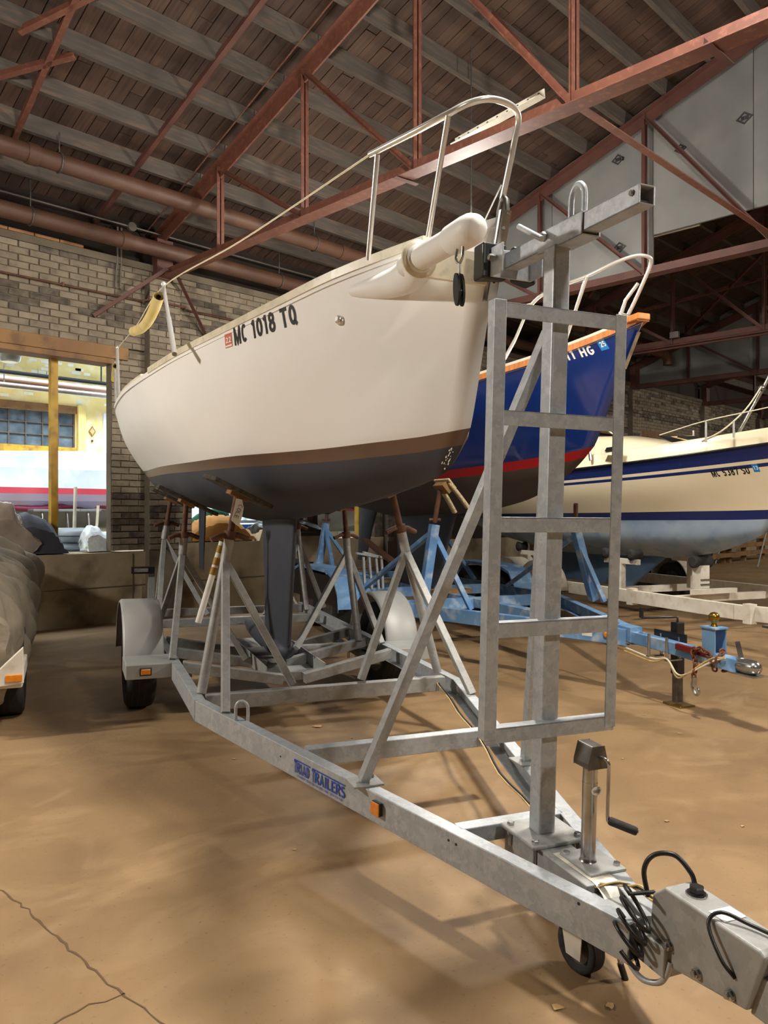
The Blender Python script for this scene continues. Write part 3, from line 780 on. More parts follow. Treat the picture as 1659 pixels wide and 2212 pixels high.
# ---------------------------------------------------------------- pipes
def pipe(lab, y, z, r, x0, x1, m_='pipe_brown', joints=()):
    t = thing('overhead_pipe', lab, 'pipe')
    MB().tube([(x0, y, z), (x1, y, z)], r, 16).build('pipe', m_, t)
    for j in joints: MB().tube([(j - .05, y, z), (j + .05, y, z)], r * 1.13, 16).build('coupling', m_, t)
    for h in np.arange(x0 + 1.5, x1, 3.1):
        MB().tube([(h, y, z + r), (h, y, zp(y) + .02)], .007, 6).build('hanger_rod', 'steel_dark', t)
        MB().tube([(h, y + math.cos(q) * (r + .008), z + math.sin(q) * (r + .008)) for q in np.linspace(0, 2 * math.pi, 14)[:-1]], .008, 5, closed=True).build('hanger_ring', 'steel_dark', t)
    return t
pp = pipe('large brown steam pipe hung below the roof boards', 7.3, 4.5, .085, W0, 15.6, joints=(2.75, 6.55, 10.2))
MB().tube([(15.5, 7.3, 4.5), (15.62, 7.3, 4.48), (15.7, 7.3, 4.38), (15.7, 7.3, 4.3)], .1, 14).build('elbow', 'pipe_brown', pp)
pipe('brown pipe running along the top of the brick wall', 8.0, 4.19, .085, W0, 12.5, joints=(4.0,))
cq = thing('roof_conduit', 'thin grey conduit with round box under the eave purlins', 'conduit')
MB().tube([(W0, 8.15, 4.42), (9, 8.15, 4.42)], .012, 8).build('pipe', 'conduit', cq)
cbx = wY(285, 500, 8.15); MB().lathe([(.05, -.02), (.05, .02)], (cbx[0], 8.15, 4.42), (0, 1, 0), 14).build('box', 'conduit', cq)
cq2 = thing('truss_conduit', 'red conduits strapped along the third truss bottom chord', 'conduit')
for dz in (0.0, .045): MB().tube([(12.1, 8, 3.86 + dz), (12.1, -1, 3.86 + dz)], .018, 8).build('pipe', 'truss_dark', cq2)
bx_ = wX(1458, 724, 12.08); bevel(MB().box(12.03, 12.1, bx_[1] - .07, bx_[1] + .07, bx_[2] - .05, bx_[2] + .05).build('junction_box', 'conduit', cq2), .006)
# posts in the openings
def post(lab, w, z0, z1, a=WALL + .19, r=.037):
    t = thing('yellow_post', lab, 'post')
    MB().box(w - r, w + r, a - r, a + r, z0 + .02, z1).build('shaft', 'yellow_paint', t)
    MB().box(w - r * 2, w + r * 2, a - r * 1.6, a + r * 1.6, z0, z0 + .02).build('base_plate', 'yellow_paint', t)
post('worn yellow steel post standing in the large window opening', 3.40, 0.78, 2.88)
post('yellow post beside the brick pier behind the blue trailer', 7.9, 0.86, 2.88, r=.045)

# ---------------------------------------------------------------- hanging lamps
def lamp(x, y, z, watts, i):
    where = ['hidden behind the bow', 'over the trailer tongue', 'to the left of the photographer', 'over the open floor on the right', 'beyond the cream boat', 'at the far end of the hall', 'behind the photographer'][i]
    t = thing('pendant_lamp', 'round metal high-bay lamp ' + where, 'lamp', group='high-bay lamps')
    MB().lathe([(.05, .34), (.07, .33), (.08, .2), (.2, .02), (.21, 0.0), (.2, 0.0), (.19, .02), (.075, .19)], (x, y, z), n=24, caps=False).build('shade', 'lamp_shade', t)
    MB().tube([(x, y, z + .33), (x, y, zr(y) + .035)], .008, 6).build('stem', 'steel_dark', t)
    MB().lathe([(.01, .17), (.035, .14), (.06, .06), (.055, .02), (.02, .0)], (x, y, z), n=16).build('bulb', 'bulb', t)
    d = bpy.data.lights.new('lamp_light', 'POINT'); d.energy = watts; d.color = LAMP_COL; d.shadow_soft_size = .2
    o = bpy.data.objects.new('lamp_light', d); COL.objects.link(o); o.location = (x, y, z - .02); o.parent = t
for i, L_ in enumerate(LAMPS): lamp(*L_, i)

# ================================================================== HULLS
def hull_rows(S, P, K, ns=44, nv=6, bil=(0.74, 0.42), mid=(0.60, 0.02), boot=0.062):
    """S sheer, P paint line, K keel line: lists of (t<=0 half breadth, aft, up) from stem to stern.
    returns rows[s][v] on the -t side, v from keel to sheer; a second paint line runs 'boot' below P"""
    S, P, K = [resample(catmull(c, 8), ns) for c in (S, P, K)]
    rows = []
    for s, p, k in zip(S, P, K):
        b = np.array([k[0] + (p[0] - k[0]) * bil[0], (k[1] + p[1]) / 2, k[2] + (p[2] - k[2]) * bil[1]])
        m = p + (s - p) * 0.5
        m[0] = p[0] + (s[0] - p[0]) * mid[0] - mid[1] * min(1, abs(s[0]) / 0.6) ** 2
        low = catmull([k, b, p], 24)[24:]; d = np.array([p[2] - q[2] for q in low]); tgt = min(boot, d[0] * .9)
        i = next(j for j in range(len(d)) if d[j] <= tgt); g = (d[i - 1] - tgt) / max(1e-9, d[i - 1] - d[i]); q = low[i - 1] + (low[i] - low[i - 1]) * g
        lo_ = resample(low[:i] + [q], nv + 1); mi_ = resample([q] + low[i:], nv + 1); first = catmull([k, b, p], nv)[:nv]
        rows.append(first + lo_[:-1] + mi_[:-1] + catmull([b, p, m, s], nv)[nv:])
    return rows
def hull_mesh(rows, nv, bands, mats):
    """bands: list of (first face row, material index)"""
    mb = MB(); n = len(rows[0])
    for side in (1, -1):
        G = [[Vector((side * p[0], p[1], p[2])) for p in r] for r in rows]
        o = len(mb.v); mb.v += [tuple(p) for r in G for p in r]
        for i in range(len(G) - 1):
            for j in range(n - 1):
                mi = 0
                for st, m_ in bands:
                    if j >= st: mi = m_
                q = (o + i * n + j, o + i * n + j + 1, o + (i + 1) * n + j + 1, o + (i + 1) * n + j)
                mb.f.append(q); mb.m.append(mi); mb.sm.append(True)
    last = rows[-1]; ring = [Vector(p) for p in last] + [Vector((-p[0], p[1], p[2])) for p in last[::-1][:-1]]
    mb.add(ring, [tuple(range(len(ring)))], bands[-1][1])
    me = mb.mesh('hull', mats)
    bm = bmesh.new(); bm.from_mesh(me); bmesh.ops.remove_doubles(bm, verts=bm.verts, dist=0.0006); bmesh.ops.recalc_face_normals(bm, faces=bm.faces); bm.to_mesh(me); bm.free()
    return me
def deck_mesh(rows, drop, camber, inset=0.0):
    mb = MB(); R = []
    for r in rows:
        s = r[-1]; t = min(0, s[0] + inset)
        R.append([Vector((t * k, s[1], s[2] - drop + camber * (1 - k * k) * min(1, abs(s[0])))) for k in np.linspace(1, -1, 9)])
    return mb.grid(R)
def rail_along(rows, w, h, s0, s1, lift=0.0, side=1, inset=0.0):
    mb = MB(); n = len(rows); a, b = int(s0 * (n - 1)), int(s1 * (n - 1)); G = []
    for i in range(a, b + 1):
        s = rows[i][-1]; t = s[0] + inset
        G.append([Vector((side * (t + dx), s[1], s[2] + dz + lift)) for dx, dz in ((-.004, -.012), (-.004, h), (w, h), (w, -.012))])
    mb.grid(G, loop=True, smooth=False); mb.add(G[0], [(0, 1, 2, 3)]); mb.add(G[-1], [(3, 2, 1, 0)]); return mb
def bvh_of(me): return BVHTree.FromPolygons([v.co.copy() for v in me.vertices], [tuple(p.vertices) for p in me.polygons])
def wrap_text(name, body, bv, y0, z0, y1, z1, height, matname, parent, bold=0.02, cut=1, side=-1, lift=.002, shear=0.0):
    """lettering wrapped on a hull side: baseline from (aft y0, up z0) to (y1, z1)"""
    me, w, h = text_mesh(body, 1.0, bold); subdivide(me, cut)
    b0, b1 = Vector((y0, z0)), Vector((y1, z1)); ex = (b1 - b0); L_ = ex.length; ex.normalize(); ey = Vector((-ex.y, ex.x))
    if ey.y < 0: ey = -ey
    for v in me.vertices:
        fx, fy = v.co.x / w, v.co.y / h
        p = b0 + ex * (fx * L_) + ey * (fy * height); q = bv.ray_cast(Vector((side * 6, p.x, p.y)), Vector((-side, 0, 0)))
        v.co = Vector((q[0].x + side * lift, p.x, p.y)) if q[0] else Vector((0, p.x, p.y))
    me.materials.clear(); me.materials.append(MATS[matname]); return link(name, me, parent)
def wrap_patch(name, bv, y0, z0, y1, z1, height, matname, parent, side=-1, lift=.0015, n=4):
    b0, b1 = Vector((y0, z0)), Vector((y1, z1)); ex = b1 - b0; L_ = ex.length; ex.normalize(); ey = Vector((-ex.y, ex.x))
    if ey.y < 0: ey = -ey
    R = []
    for i in range(n + 1):
        r = []
        for j in range(n + 1):
            p = b0 + ex * (L_ * i / n) + ey * (height * j / n); q = bv.ray_cast(Vector((side * 6, p.x, p.y)), Vector((-side, 0, 0)))
            r.append(Vector((q[0].x + side * lift, p.x, p.y)) if q[0] else Vector((0, p.x, p.y)))
        R.append(r)
    return MB().grid(R).build(name, matname, parent)
def foil(mb, sections, mi=0, n=14):
    """sections: list of (lead y, trail y, z, half thickness, x)"""
    R = []
    for le, te, z, th, x in sections:
        r = []
        for k in range(2 * n):
            q = 2 * math.pi * k / (2 * n); c = (1 - math.cos(q)) / 2
            yt = th * (1.9 * (c ** .5) * (1 - c) ** .8 + .04) if c > 0 else 0
            r.append(Vector((x + (yt if q < math.pi else -yt), le + (te - le) * c, z)))
        R.append(r)
    mb.grid(R, mi, True, True); mb.add(R[0], [tuple(range(len(R[0])))], mi); mb.add(R[-1], [tuple(range(len(R[-1])))], mi); return mb

# ---------------------------------------------------------------- the white sailboat
b1 = thing('sailboat', 'white sailboat with dark bottom on the galvanised trailer, bow nearest the camera', 'sailboat', M_TR)
def A(t, l, u): return (t, -l, u)
S1 = [A(0, -.315, 1.906), A(-.071, -.472, 1.90), A(-.158, -.66, 1.885), A(-.271, -.873, 1.86), A(-.368, -1.085, 1.835), A(-.474, -1.40, 1.80), A(-.588, -1.83, 1.77), A(-.653, -2.1, 1.755), A(-.753, -2.55, 1.735), A(-.843, -3.15, 1.715), A(-.911, -3.75, 1.70), A(-.94, -4.3, 1.69), A(-.937, -5.1, 1.675), A(-.88, -5.8, 1.67), A(-.80, -6.5, 1.68)]
P1_ = [A(0, -.515, 1.226), A(-.05, -.625, 1.213), A(-.106, -.736, 1.2), A(-.2, -.97, 1.187), A(-.284, -1.31, 1.176), A(-.39, -1.68, 1.169), A(-.517, -2.14, 1.162), A(-.60, -3.0, 1.153), A(-.645, -4.2, 1.15), A(-.64, -5.3, 1.14), A(-.60, -6.15, 1.15), A(-.55, -6.6, 1.17)]
K1 = [A(0, -.69, 1.075), A(0, -.82, 1.045), A(0, -1.1, .995), A(0, -1.5, .94), A(0, -1.86, .90), A(0, -2.7, .815), A(0, -3.3, .775), A(0, -4.0, .765), A(0, -4.9, .79), A(0, -5.7, .85), A(0, -6.3, .94), A(0, -6.6, 1.0)]
R1 = hull_rows(S1, P1_, K1, 56, 8, (0.76, 0.40), (0.56, 0.03), 0.056)
me1 = hull_mesh(R1, 8, [(0, 2), (16, 1), (24, 0)], ['gelcoat', 'boot_brown', 'antifoul'])
link('hull', me1, b1); BV1 = bvh_of(me1)
deck_mesh(R1, .03, .06).build('deck', 'gelcoat', b1)
rail_along(R1, .05, .022, 0.07, 0.49, 0, 1).build('toe_rail', 'gelcoat_rail', b1)
rail_along(R1, .05, .022, 0.07, 0.49, 0, -1).build('toe_rail', 'gelcoat_rail', b1)
rail_along(R1, .06, .02, 0.52, 0.99, 0, 1, .01).build('cockpit_coaming', 'gelcoat_rail', b1)
rail_along(R1, .06, .02, 0.52, 0.99, 0, -1, .01).build('cockpit_coaming', 'gelcoat_rail', b1)
# fin keel with its bulb, rudder
foil(MB(), [(2.72, 3.62, .92, .055, 0), (2.76, 3.55, .6, .055, 0), (2.80, 3.48, .3, .053, 0), (2.84, 3.45, -.02, .052, 0)]).build('fin_keel', 'antifoul', b1)
mb = MB(); prof = [(.012, 2.83), (.045, 2.85), (.066, 2.92), (.078, 3.1), (.08, 3.3), (.074, 3.55), (.058, 3.8), (.034, 3.98), (.010, 4.05)]
mb.lathe(prof, (0, 0, -.03), (0, 1, 0), 18).build('keel_bulb', 'antifoul', b1)
foil(MB(), [(6.05, 6.45, .88, .03, 0), (6.1, 6.42, .5, .028, 0), (6.14, 6.36, .16, .022, 0)]).build('rudder', 'antifoul', b1)
# stem fitting
mb = MB(); mb.plate([(-.020, .302, 1.915), (.012, .300, 1.915), (.012, .388, 1.64), (-.018, .392, 1.64)], (0, -.006, -.002)); mb.plate([(-.022, .312, 1.915), (-.020, .302, 1.915), (-.018, .392, 1.64), (-.024, .405, 1.64)], (-.003, 0, 0))
mb.build('stem_plate', 'zinc', b1)
for u, a in ((1.86, .318), (1.70, .372)): MB().lathe([(.007, 0), (.006, .004)], (-.006, a - .004, u), (-.3, -1, 0), 8).build('stem_screw', 'steel_dark', b1)
cp = tT(1085, 455, 0); MB().tube([(0, .36, 1.90), (0, .34, 1.955), (0, .325, 1.965), (0, .31, 1.95), (0, .305, 1.90)], .010, 8).build('forestay_chainplate', 'steel_dark', b1)
# pulpit
def part_tube(nm, pts, r, m_, par, n=12): return MB().tube(pts, r, n).build(nm, m_, par)
pt = [tT(799, 334, -.35), tT(850, 308, -.315), tT(910, 277, -.27), tT(968, 246, -.22), tT(1010, 224, -.165), tT(1050, 214, -.11), tT(1085, 219, -.05), tT(1112, 235, .005), tT(1120, 260, .03), tT(1112, 300, .03), tT(1098, 370, .03), tT(1078, 462, .03)]
part_tube('pulpit_rail', pv(catmull(pt, 5)), .0105, 'chrome', b1)
part_tube('pulpit_leg', [tT(815, 334, -.337), tT(795, 562, -.318)], .0095, 'chrome', b1)
part_tube('pulpit_leg', [tT(968, 250, -.22), tT(925, 512, -.2)], .0095, 'chrome', b1)
part_tube('pulpit_stay', [tT(1083, 400, .03), tT(1046, 478, -.03)], .003, 'chrome', b1, 6)
# stanchions, lifelines
for q0, q1, nm in (((377, 765), (353, 617), -.80), ):
    a, b = tT(*q0, nm), tT(*q1, nm); part_tube('stanchion', [a, b], .011, 'chrome', b1); part_tube('stanchion_base', [a, a.lerp(b, .5)], .014, 'chrome', b1)
    MB().lathe([(.013, 0), (.015, .008), (.012, .02), (.004, .024)], b, (0, 0, 1), 10).build('stanchion_cap', 'chrome', b1)
ST = tT(353, 619, -.80)
SA = tT(257, 858, -.93); SB = tT(253, 753, -.93)
part_tube('stanchion', [SA, SB], .012, 'chrome', b1); MB().lathe([(.013, 0), (.015, .008), (.004, .024)], SB, (0, 0, 1), 10).build('stanchion_cap', 'chrome', b1)
part_tube('stanchion', [tT(250, 868, -.86), tT(248, 782, -.86)], .012, 'chrome', b1)
mid1 = pt[0].lerp(ST, .5) - Vector((0, 0, .018))
part_tube('lifeline', pv(catmull([pt[0], mid1, ST, ST.lerp(SB, .5) - Vector((0, 0, .02)), SB], 6)), .0035, 'rope', b1, 6)
# sprit pole in its tube
PX = -.275
pe, pc_, pt_ = tT(1033, 487, PX), tT(905, 560, PX), tT(752, 632, PX - .02)
pd = (pe - pc_).normalized(); PLN = (pe - pc_).length
def pole_at(f): return pc_ + pd * f            # f metres forward of the collar
mb = MB(); mb.lathe([(.036, -.10), (.0385, 0), (.0385, PLN - .12)], pc_, pd, 24); mb.build('sprit_pole', 'gelcoat', b1)
mb = MB(); mb.lathe([(.039, PLN - .155), (.0435, PLN - .152), (.0455, PLN - .06), (.044, PLN - .035), (.037, PLN - .015), (.025, PLN - .004), (.004, PLN)], pc_, pd, 26); mb.build('sprit_end_cap', 'gelcoat', b1)
R = []
for k in np.linspace(0, 1, 16):
    c = pc_.lerp(pt_, k); r = .056 * (1 - k ** 3.2) ** .6 + .003
    w = BV1.ray_cast(Vector((-3, c.y, c.z)), Vector((1, 0, 0)))[0]
    if w is not None: c.x = c.x + (max(c.x, w.x + r * .55) - c.x) * k
    R.append([c + Vector((math.cos(q) * r, 0, math.sin(q) * r)) for q in np.linspace(0, 2 * math.pi, 25)[:-1]])
MB().grid(R, loop=True).build('sprit_tunnel', 'gelcoat', b1)
MB().lathe([(.040, -.006), (.060, -.006), (.061, .006), (.040, .006)], pc_, pd, 26, caps=False).build('tunnel_collar', 'gelcoat_rail', b1)
MB().lathe([(.039, .0), (.046, .002), (.046, .012), (.039, .013)], pc_ + pd * .004, pd, 26, caps=False).build('tunnel_bush', 'gelcoat', b1)
hx = BV1.ray_cast(Vector((-3, pc_.y, pc_.z)), Vector((1, 0, 0)))[0]
MB().plate([pc_ + Vector((-.02, 0, -.052)), Vector((hx.x + .02, pc_.y, pc_.z - .052)), Vector((hx.x + .02, pc_.y, pc_.z + .05)), pc_ + Vector((-.02, 0, .052))], (0, .02, 0)).build('tunnel_web', 'gelcoat_rail', b1)
# shackle and block hanging from the pole end
sh = pole_at(PLN - .075) + Vector((-.012, 0, -.04))
MB().tube(pv(catmull([sh + Vector((0, .022, .004)), sh + Vector((-.003, .024, -.03)), sh + Vector((0, .008, -.045)), sh + Vector((0, -.008, -.03)), sh + Vector((0, -.012, .0))], 5)), .0042, 8).build('shackle', 'zinc', b1)
MB().tube([sh + Vector((0, .008, -.045)), sh + Vector((0, .006, -.075))], .004, 8).build('swivel', 'zinc', b1)
bc = sh + Vector((0, .006, -.12))
for dx in (-.004, .004):
    MB().plate([bc + Vector((dx, math.cos(q) * .017 + .006 * math.sin(q), math.sin(q) * .048)) for q in np.linspace(0, 2 * math.pi, 18)[:-1]], (.007 if dx > 0 else -.007, 0, 0)).build('block_cheek', 'black_plastic', b1)
MB().lathe([(.013, -.004), (.011, 0), (.013, .004)], bc + Vector((0, 0, -.006)), (1, 0, 0), 16).build('block_sheave', 'black_plastic', b1)
# registration number, year sticker, thru-hull
def on_hull(x, y, t0=-.5):
    o = I_TR @ CAMP; d = I_TR.to_3x3() @ wray(x, y); q = BV1.ray_cast(o, d.normalized()); return q[0]
g0, g1 = on_hull(508, 747), on_hull(645, 699); gt = on_hull(520, 706)
wrap_text('registration_number', 'MC 1018 TQ', BV1, g0.y, g0.z, g1.y, g1.z, .083, 'decal_black', b1, .022)
s0, s1 = on_hull(488, 753), on_hull(503, 748)
yst = wrap_patch('year_sticker', BV1, s0.y, s0.z, s1.y, s1.z, .066, 'decal_red', b1)
wrap_text('sticker_number', '22', BV1, s0.y * .88 + s1.y * .12, s0.z + .022, s0.y * .12 + s1.y * .88, s1.z + .022, .026, 'decal_white', yst, .03, 0, lift=.003)
wrap_patch('sticker_strip', BV1, s0.y * .95 + s1.y * .05, s0.z + .004, s0.y * .05 + s1.y * .95, s1.z + .004, .008, 'decal_white', yst, lift=.0025)
th = on_hull(736, 694)
mb = MB(); mb.lathe([(.018, 0), (.016, .008), (.006, .012)], th, (-.95, -.3, 0), 12); mb.lathe([(.019, -.002), (.017, .016), (.011, .02)], th + Vector((0, .004, .006)), (-.95, -.3, .1), 5); mb.build('thru_hull', 'chrome', b1)
# scuffed paint at the forefoot
mb = MB(); rd = random.Random(3)
for k in range(26):
    u = rd.uniform(1.085, 1.16); a = .60 + (1.16 - u) * 1.1 + abs(rd.gauss(0, .018)); q = BV1.ray_cast(Vector((-3, a, u)), Vector((1, 0, 0)))[0]
    if q is None: continue
    s = rd.uniform(.002, .007); mb.add([q + Vector((-.0015, math.cos(z) * s, math.sin(z) * s * rd.uniform(.5, 1))) for z in (0, 1.2, 2.5, 3.7, 5)], [(0, 1, 2, 3, 4)])
mb.build('scraped_paint', 'paper', b1)
# foam tubes on the lifeline
def foam(lab, pts, r):
    t = thing('foam_tube', lab, 'foam tube', M_TR, 'yellow foam tubes on the lifelines')
    MB().tube(pv(catmull(pts, 5)), r, 12, caps=False).build('sleeve', 'foam_yellow', t)
    MB().tube(pv(catmull(pts, 5)), r * .45, 10, caps=False).build('bore', 'ink', t)
foam('curved yellow foam tube sagging on the lifeline between stanchions', [tT(343, 640, -.815), tT(333, 668, -.83), tT(318, 696, -.845), tT(304, 710, -.86), tT(288, 716, -.88)], .032)
foam('short yellow foam tube hanging by the sternmost stanchion', [tT(249, 790, -.86), tT(247, 806, -.86), tT(246, 822, -.86)], .028)

# ================================================================== GALVANISED TRAILER
tr = thing('boat_trailer', 'galvanised boat trailer with ladder and mast post under the white sailboat', 'boat trailer', M_TR)
CT = -.04
def chan(nm, p0, p1, w, h, open_=1, m_='galv', par=tr): return MB().channel(p0, p1, w, h, .006, (0, 0, 1), open_).build(nm, m_, par)
for sd in (-1, 1):
    X = lambda v: CT + sd * v
    pts = [A(X(.028), .47, 0), A(X(.68), -1.77, 0), A(X(.68), -4.75, 0)]
    for p, q in zip(pts, pts[1:]): bevel(chan('frame_rail', p, q, .05, .098, 1 if sd == -1 else -1), .0025)
def cross(l, h=.075, u=0.0, x=.64, w=.05, nm='cross_member'):
    return bevel(MB().beam(A(CT - x, l, u), A(CT + x, l, u), w, h, drop=1.0).build(nm, 'galv_dull' if l < -1.5 else 'galv', tr), .003)
cross(-1.86); cross(-.965, .07, -.002, .40); cross(-.13, .05, 0.0, .18)
for l, x in ((-2.62, .64), (-3.04, .64), (-3.4, .64)):
    for sd in (-1, 1):
        bevel(MB().beam(A(CT + sd * x, l, -.0), A(CT + sd * .06, l + .05, -.105), .05, .06, drop=1.0).build('dropped_cross_member', 'galv_dull', tr), .003)
cross(-4.1, .06); cross(-4.62, .06)
# keel trough
MB().plate([A(-.20, -2.60, -.15), A(.17, -2.60, -.15), A(.17, -3.95, -.15), A(-.20, -3.95, -.15)], (0, 0, .008)).build('keel_tray', 'galv_dull', tr)
for sd, x in ((-1, -.20), (1, .165)): MB().box(x, x + .006, 2.60, 3.95, -.15, -.06).build('tray_side', 'galv_dull', tr)
MB().box(-.20, .17, 2.594, 2.60, -.15, -.10).build('tray_front', 'galv_dull', tr)
# wheels, axle, fenders
def wheel(par, c, r, w, ax=(1, 0, 0), hub='steel_dark', nm='tyre', treadm='rubber'):
    c = Vector(c); h = w / 2
    ty_ = MB().lathe([(r * .62, -h * .8), (r * .8, -h), (r * .93, -h * .96), (r * .99, -h * .78), (r, -h * .5), (r, h * .5), (r * .99, h * .78), (r * .93, h * .96), (r * .8, h), (r * .62, h * .8)], c, ax, 36, caps=False).build(nm, treadm, par)
    MB().lathe([(r * .64, -h * .75), (r * .6, -h * .2), (r * .3, -h * .1), (r * .3, h * .1), (r * .6, h * .2), (r * .64, h * .75)], c, ax, 24).build('wheel_rim', hub, ty_)
    mb = MB()
    for k in (-.6, -.2, .2, .6): mb.lathe([(r * 1.003, k * h - .004), (r * 1.003, k * h + .004)], c, ax, 36, caps=False)
    mb.build('tread_grooves', 'ink', ty_, kind='stuff')
def fender(par, c, r, w, m_, a0=-.10, a1=math.pi + .1, lip=.02, nm='fender'):
    """arched mudguard: c centre (t, aft, up); angle 0 is forward"""
    mb = MB(); c = Vector(c); R = []
    for q in np.linspace(a0, a1, 22):
        d = Vector((0, -math.cos(q), math.sin(q)))
        R.append([c + d * (r - lip) + Vector((-w / 2, 0, 0)), c + d * (r - .012) + Vector((-w / 2, 0, 0)), c + d * r + Vector((-w / 2 + .012, 0, 0)), c + d * r + Vector((w / 2 - .012, 0, 0)), c + d * (r - .012) + Vector((w / 2, 0, 0)), c + d * (r - lip) + Vector((w / 2, 0, 0))])
    o = mb.grid(R, 0, True).build(nm, m_, par); s = o.modifiers.new('thickness', 'SOLIDIFY'); s.thickness = .004; return o
for sd in (-1, 1):
    tc_ = CT + sd * .835; wz = -.088
    wheel(tr, (tc_, 3.2, wz), .30, .175)
    fender(tr, (tc_, 3.2, wz + .02), .355, .235, 'alloy', -.02, math.pi + .02)
    # step plate in front of the fender with marker lamp
    x0, x1 = sorted((tc_ - .12, tc_ + .12)); 
    y_ = 3.2 - .352
    st = MB().box(min(x0, CT + sd * .70), max(x1, CT + sd * .70), y_ - .24, y_ + .02, -.085, .0).build('fender_step', 'alloy', tr)
    bevel(st, .006)
    lm = bevel(MB().box(tc_ - .045, tc_ + .02, y_ - .248, y_ - .238, -.065, -.02).build('marker_lamp', 'black_plastic', tr), .004)
    bevel(MB().box(tc_ - .038, tc_ + .013, y_ - .254, y_ - .246, -.058, -.027).build('marker_lens', 'amber', lm), .003)
MB().box(-.74, -.69, 2.6, 2.604, -.08, -.01).build('paper_patch', 'paper', tr)
MB().tube([(CT - .78, 3.2, -.09), (CT + .78, 3.2, -.09)], .03, 12).build('axle', 'galv_dull', tr)
for sd in (-1, 1):
    MB().box(CT + sd * .60 - .03, CT + sd * .60 + .03, 2.75, 3.65, -.125, -.10).build('leaf_spring', 'steel_dark', tr)
    for yy in (3.12, 3.27): MB().tube([(CT + sd * .6, yy, -.03), (CT + sd * .6, yy, -.19)], .008, 6).build('spring_bolt', 'zinc', tr)
# tail lamp post
p = tL(326, 1320, 4.75); q = tL(327, 1226, 4.75)
MB().beam((q.x, 4.75, -.02), (q.x, 4.75, q.z), .05, .05).build('lamp_post', 'galv_dull', tr)
MB().box(q.x - .16, q.x + .02, 4.70, 4.74, q.z - .045, q.z + .012).build('tail_lamp', 'black_plastic', tr); MB().box(q.x - .14, q.x - .03, 4.694, 4.70, q.z - .03, q.z).build('tail_lamp_lens', 'zinc', tr)
# stands
def stand(px_top, px_col, top_a, feet, round_foot=None, tl=None, pad=None, lab=None):
    """screw pad on three legs; px_top where the screw meets the hull, px_col at the collar"""
    a = tL(*px_top, top_a); b = tL(*px_col, top_a)
    d = (a - b).normalized(); e = b - d * .12
    sh_ = MB().tube([e, b], .026, 12).build('stand', 'galv_dull', tr)
    MB().tube([b - d * .05, a], .017, 10).build('screw', 'rust_steel', sh_)
    hd = Vector((1, .25, 0)).normalized(); up = Vector((0, 0, 1))
    MB().tube([b - hd * .10 + up * -.012, b - hd * .05 + up * .008, b + up * .012, b + hd * .05 + up * .008, b + hd * .10 - up * .012], .014, 8).build('screw_handle', 'rust_steel', sh_)
    MB().tube([b - d * .012, b + d * .03], .03, 10).build('screw_nut', 'rust_steel', sh_)
    for i, f in enumerate(feet):
        f = tU(*f) if len(f) == 2 else Vector(f)
        if i == round_foot: MB().tube([e + d * .05, f], .024, 14).build('stand_leg', 'galv_dull', sh_)
        else: bevel(MB().beam(e + (f - e).normalized() * .01, f, .036, .036, (0, 1, 0)).build('stand_leg', 'galv_dull', sh_), .003)
    if pad:
        nrm_, along, ln, wd = pad; nrm_ = Vector(nrm_).normalized(); al = Vector(along); al = (al - nrm_ * al.dot(nrm_)).normalized(); sdv = nrm_.cross(al)
        c = a + nrm_ * .012
        R = []; rd = random.Random(int(px_top[0]))
        o = MB().plate([c + al * (sx * ln / 2 * rd.uniform(.92, 1.05)) + sdv * (sy * wd / 2 * rd.uniform(.85, 1.1)) for sx, sy in ((-1, -1), (-.3, -1.05), (.4, -1), (1, -.9), (1.02, .3), (.9, 1), (.2, 1), (-.5, 1.02), (-1, .8))], nrm_ * .022).build('carpet_pad', 'carpet_grey', sh_)
        bevel(o, .006)
        k = c - nrm_ * .02
        bevel(MB().plate([k + al * (sx * .05) + sdv * (sy * .042) for sx, sy in ((-1, -1), (1, -1), (1, 1), (-1, 1))], nrm_ * .03).build('wood_block', 'wood_block', sh_), .003)
stand((512, 1072), (496, 1160), 1.98, [(435, 1497), (487, 1540), (632, 1478)], 0, pad=((.42, 0, .90), (.9, .12, -.42), .36, .20))
stand((402, 1088), (397, 1158), 3.2, [(372, 1425), (CT - .2, 2.98, -.09), (CT - .64, 3.9, 0)], None, pad=((.42, 0, .9), (.9, .1, -.42), .42, .15))
stand((368, 1082), (360, 1132), 4.5, [(337, 1320), (448, 1328), (CT - .62, 4.1, 0)], None, pad=((.42, 0, .9), (.9, .1, -.42), .34, .15))
stand((848, 1066), (866, 1145), 1.95, [(780, 1468), (945, 1450), (1020, 1500)], 1, pad=((-.45, 0, .9), (.9, 0, .45), .16, .10))
stand((744, 1096), (748, 1158), 3.2, [(640, 1400), (775, 1385), (825, 1390)], 1, pad=((-.42, 0, .9), (.9, 0, .42), .3, .14))
stand((640, 1120), (642, 1140), 4.5, [(662, 1318), (700, 1312), (CT + .2, 4.12, 0)], 0, pad=((-.42, 0, .9), (.9, 0, .42), .3, .14))
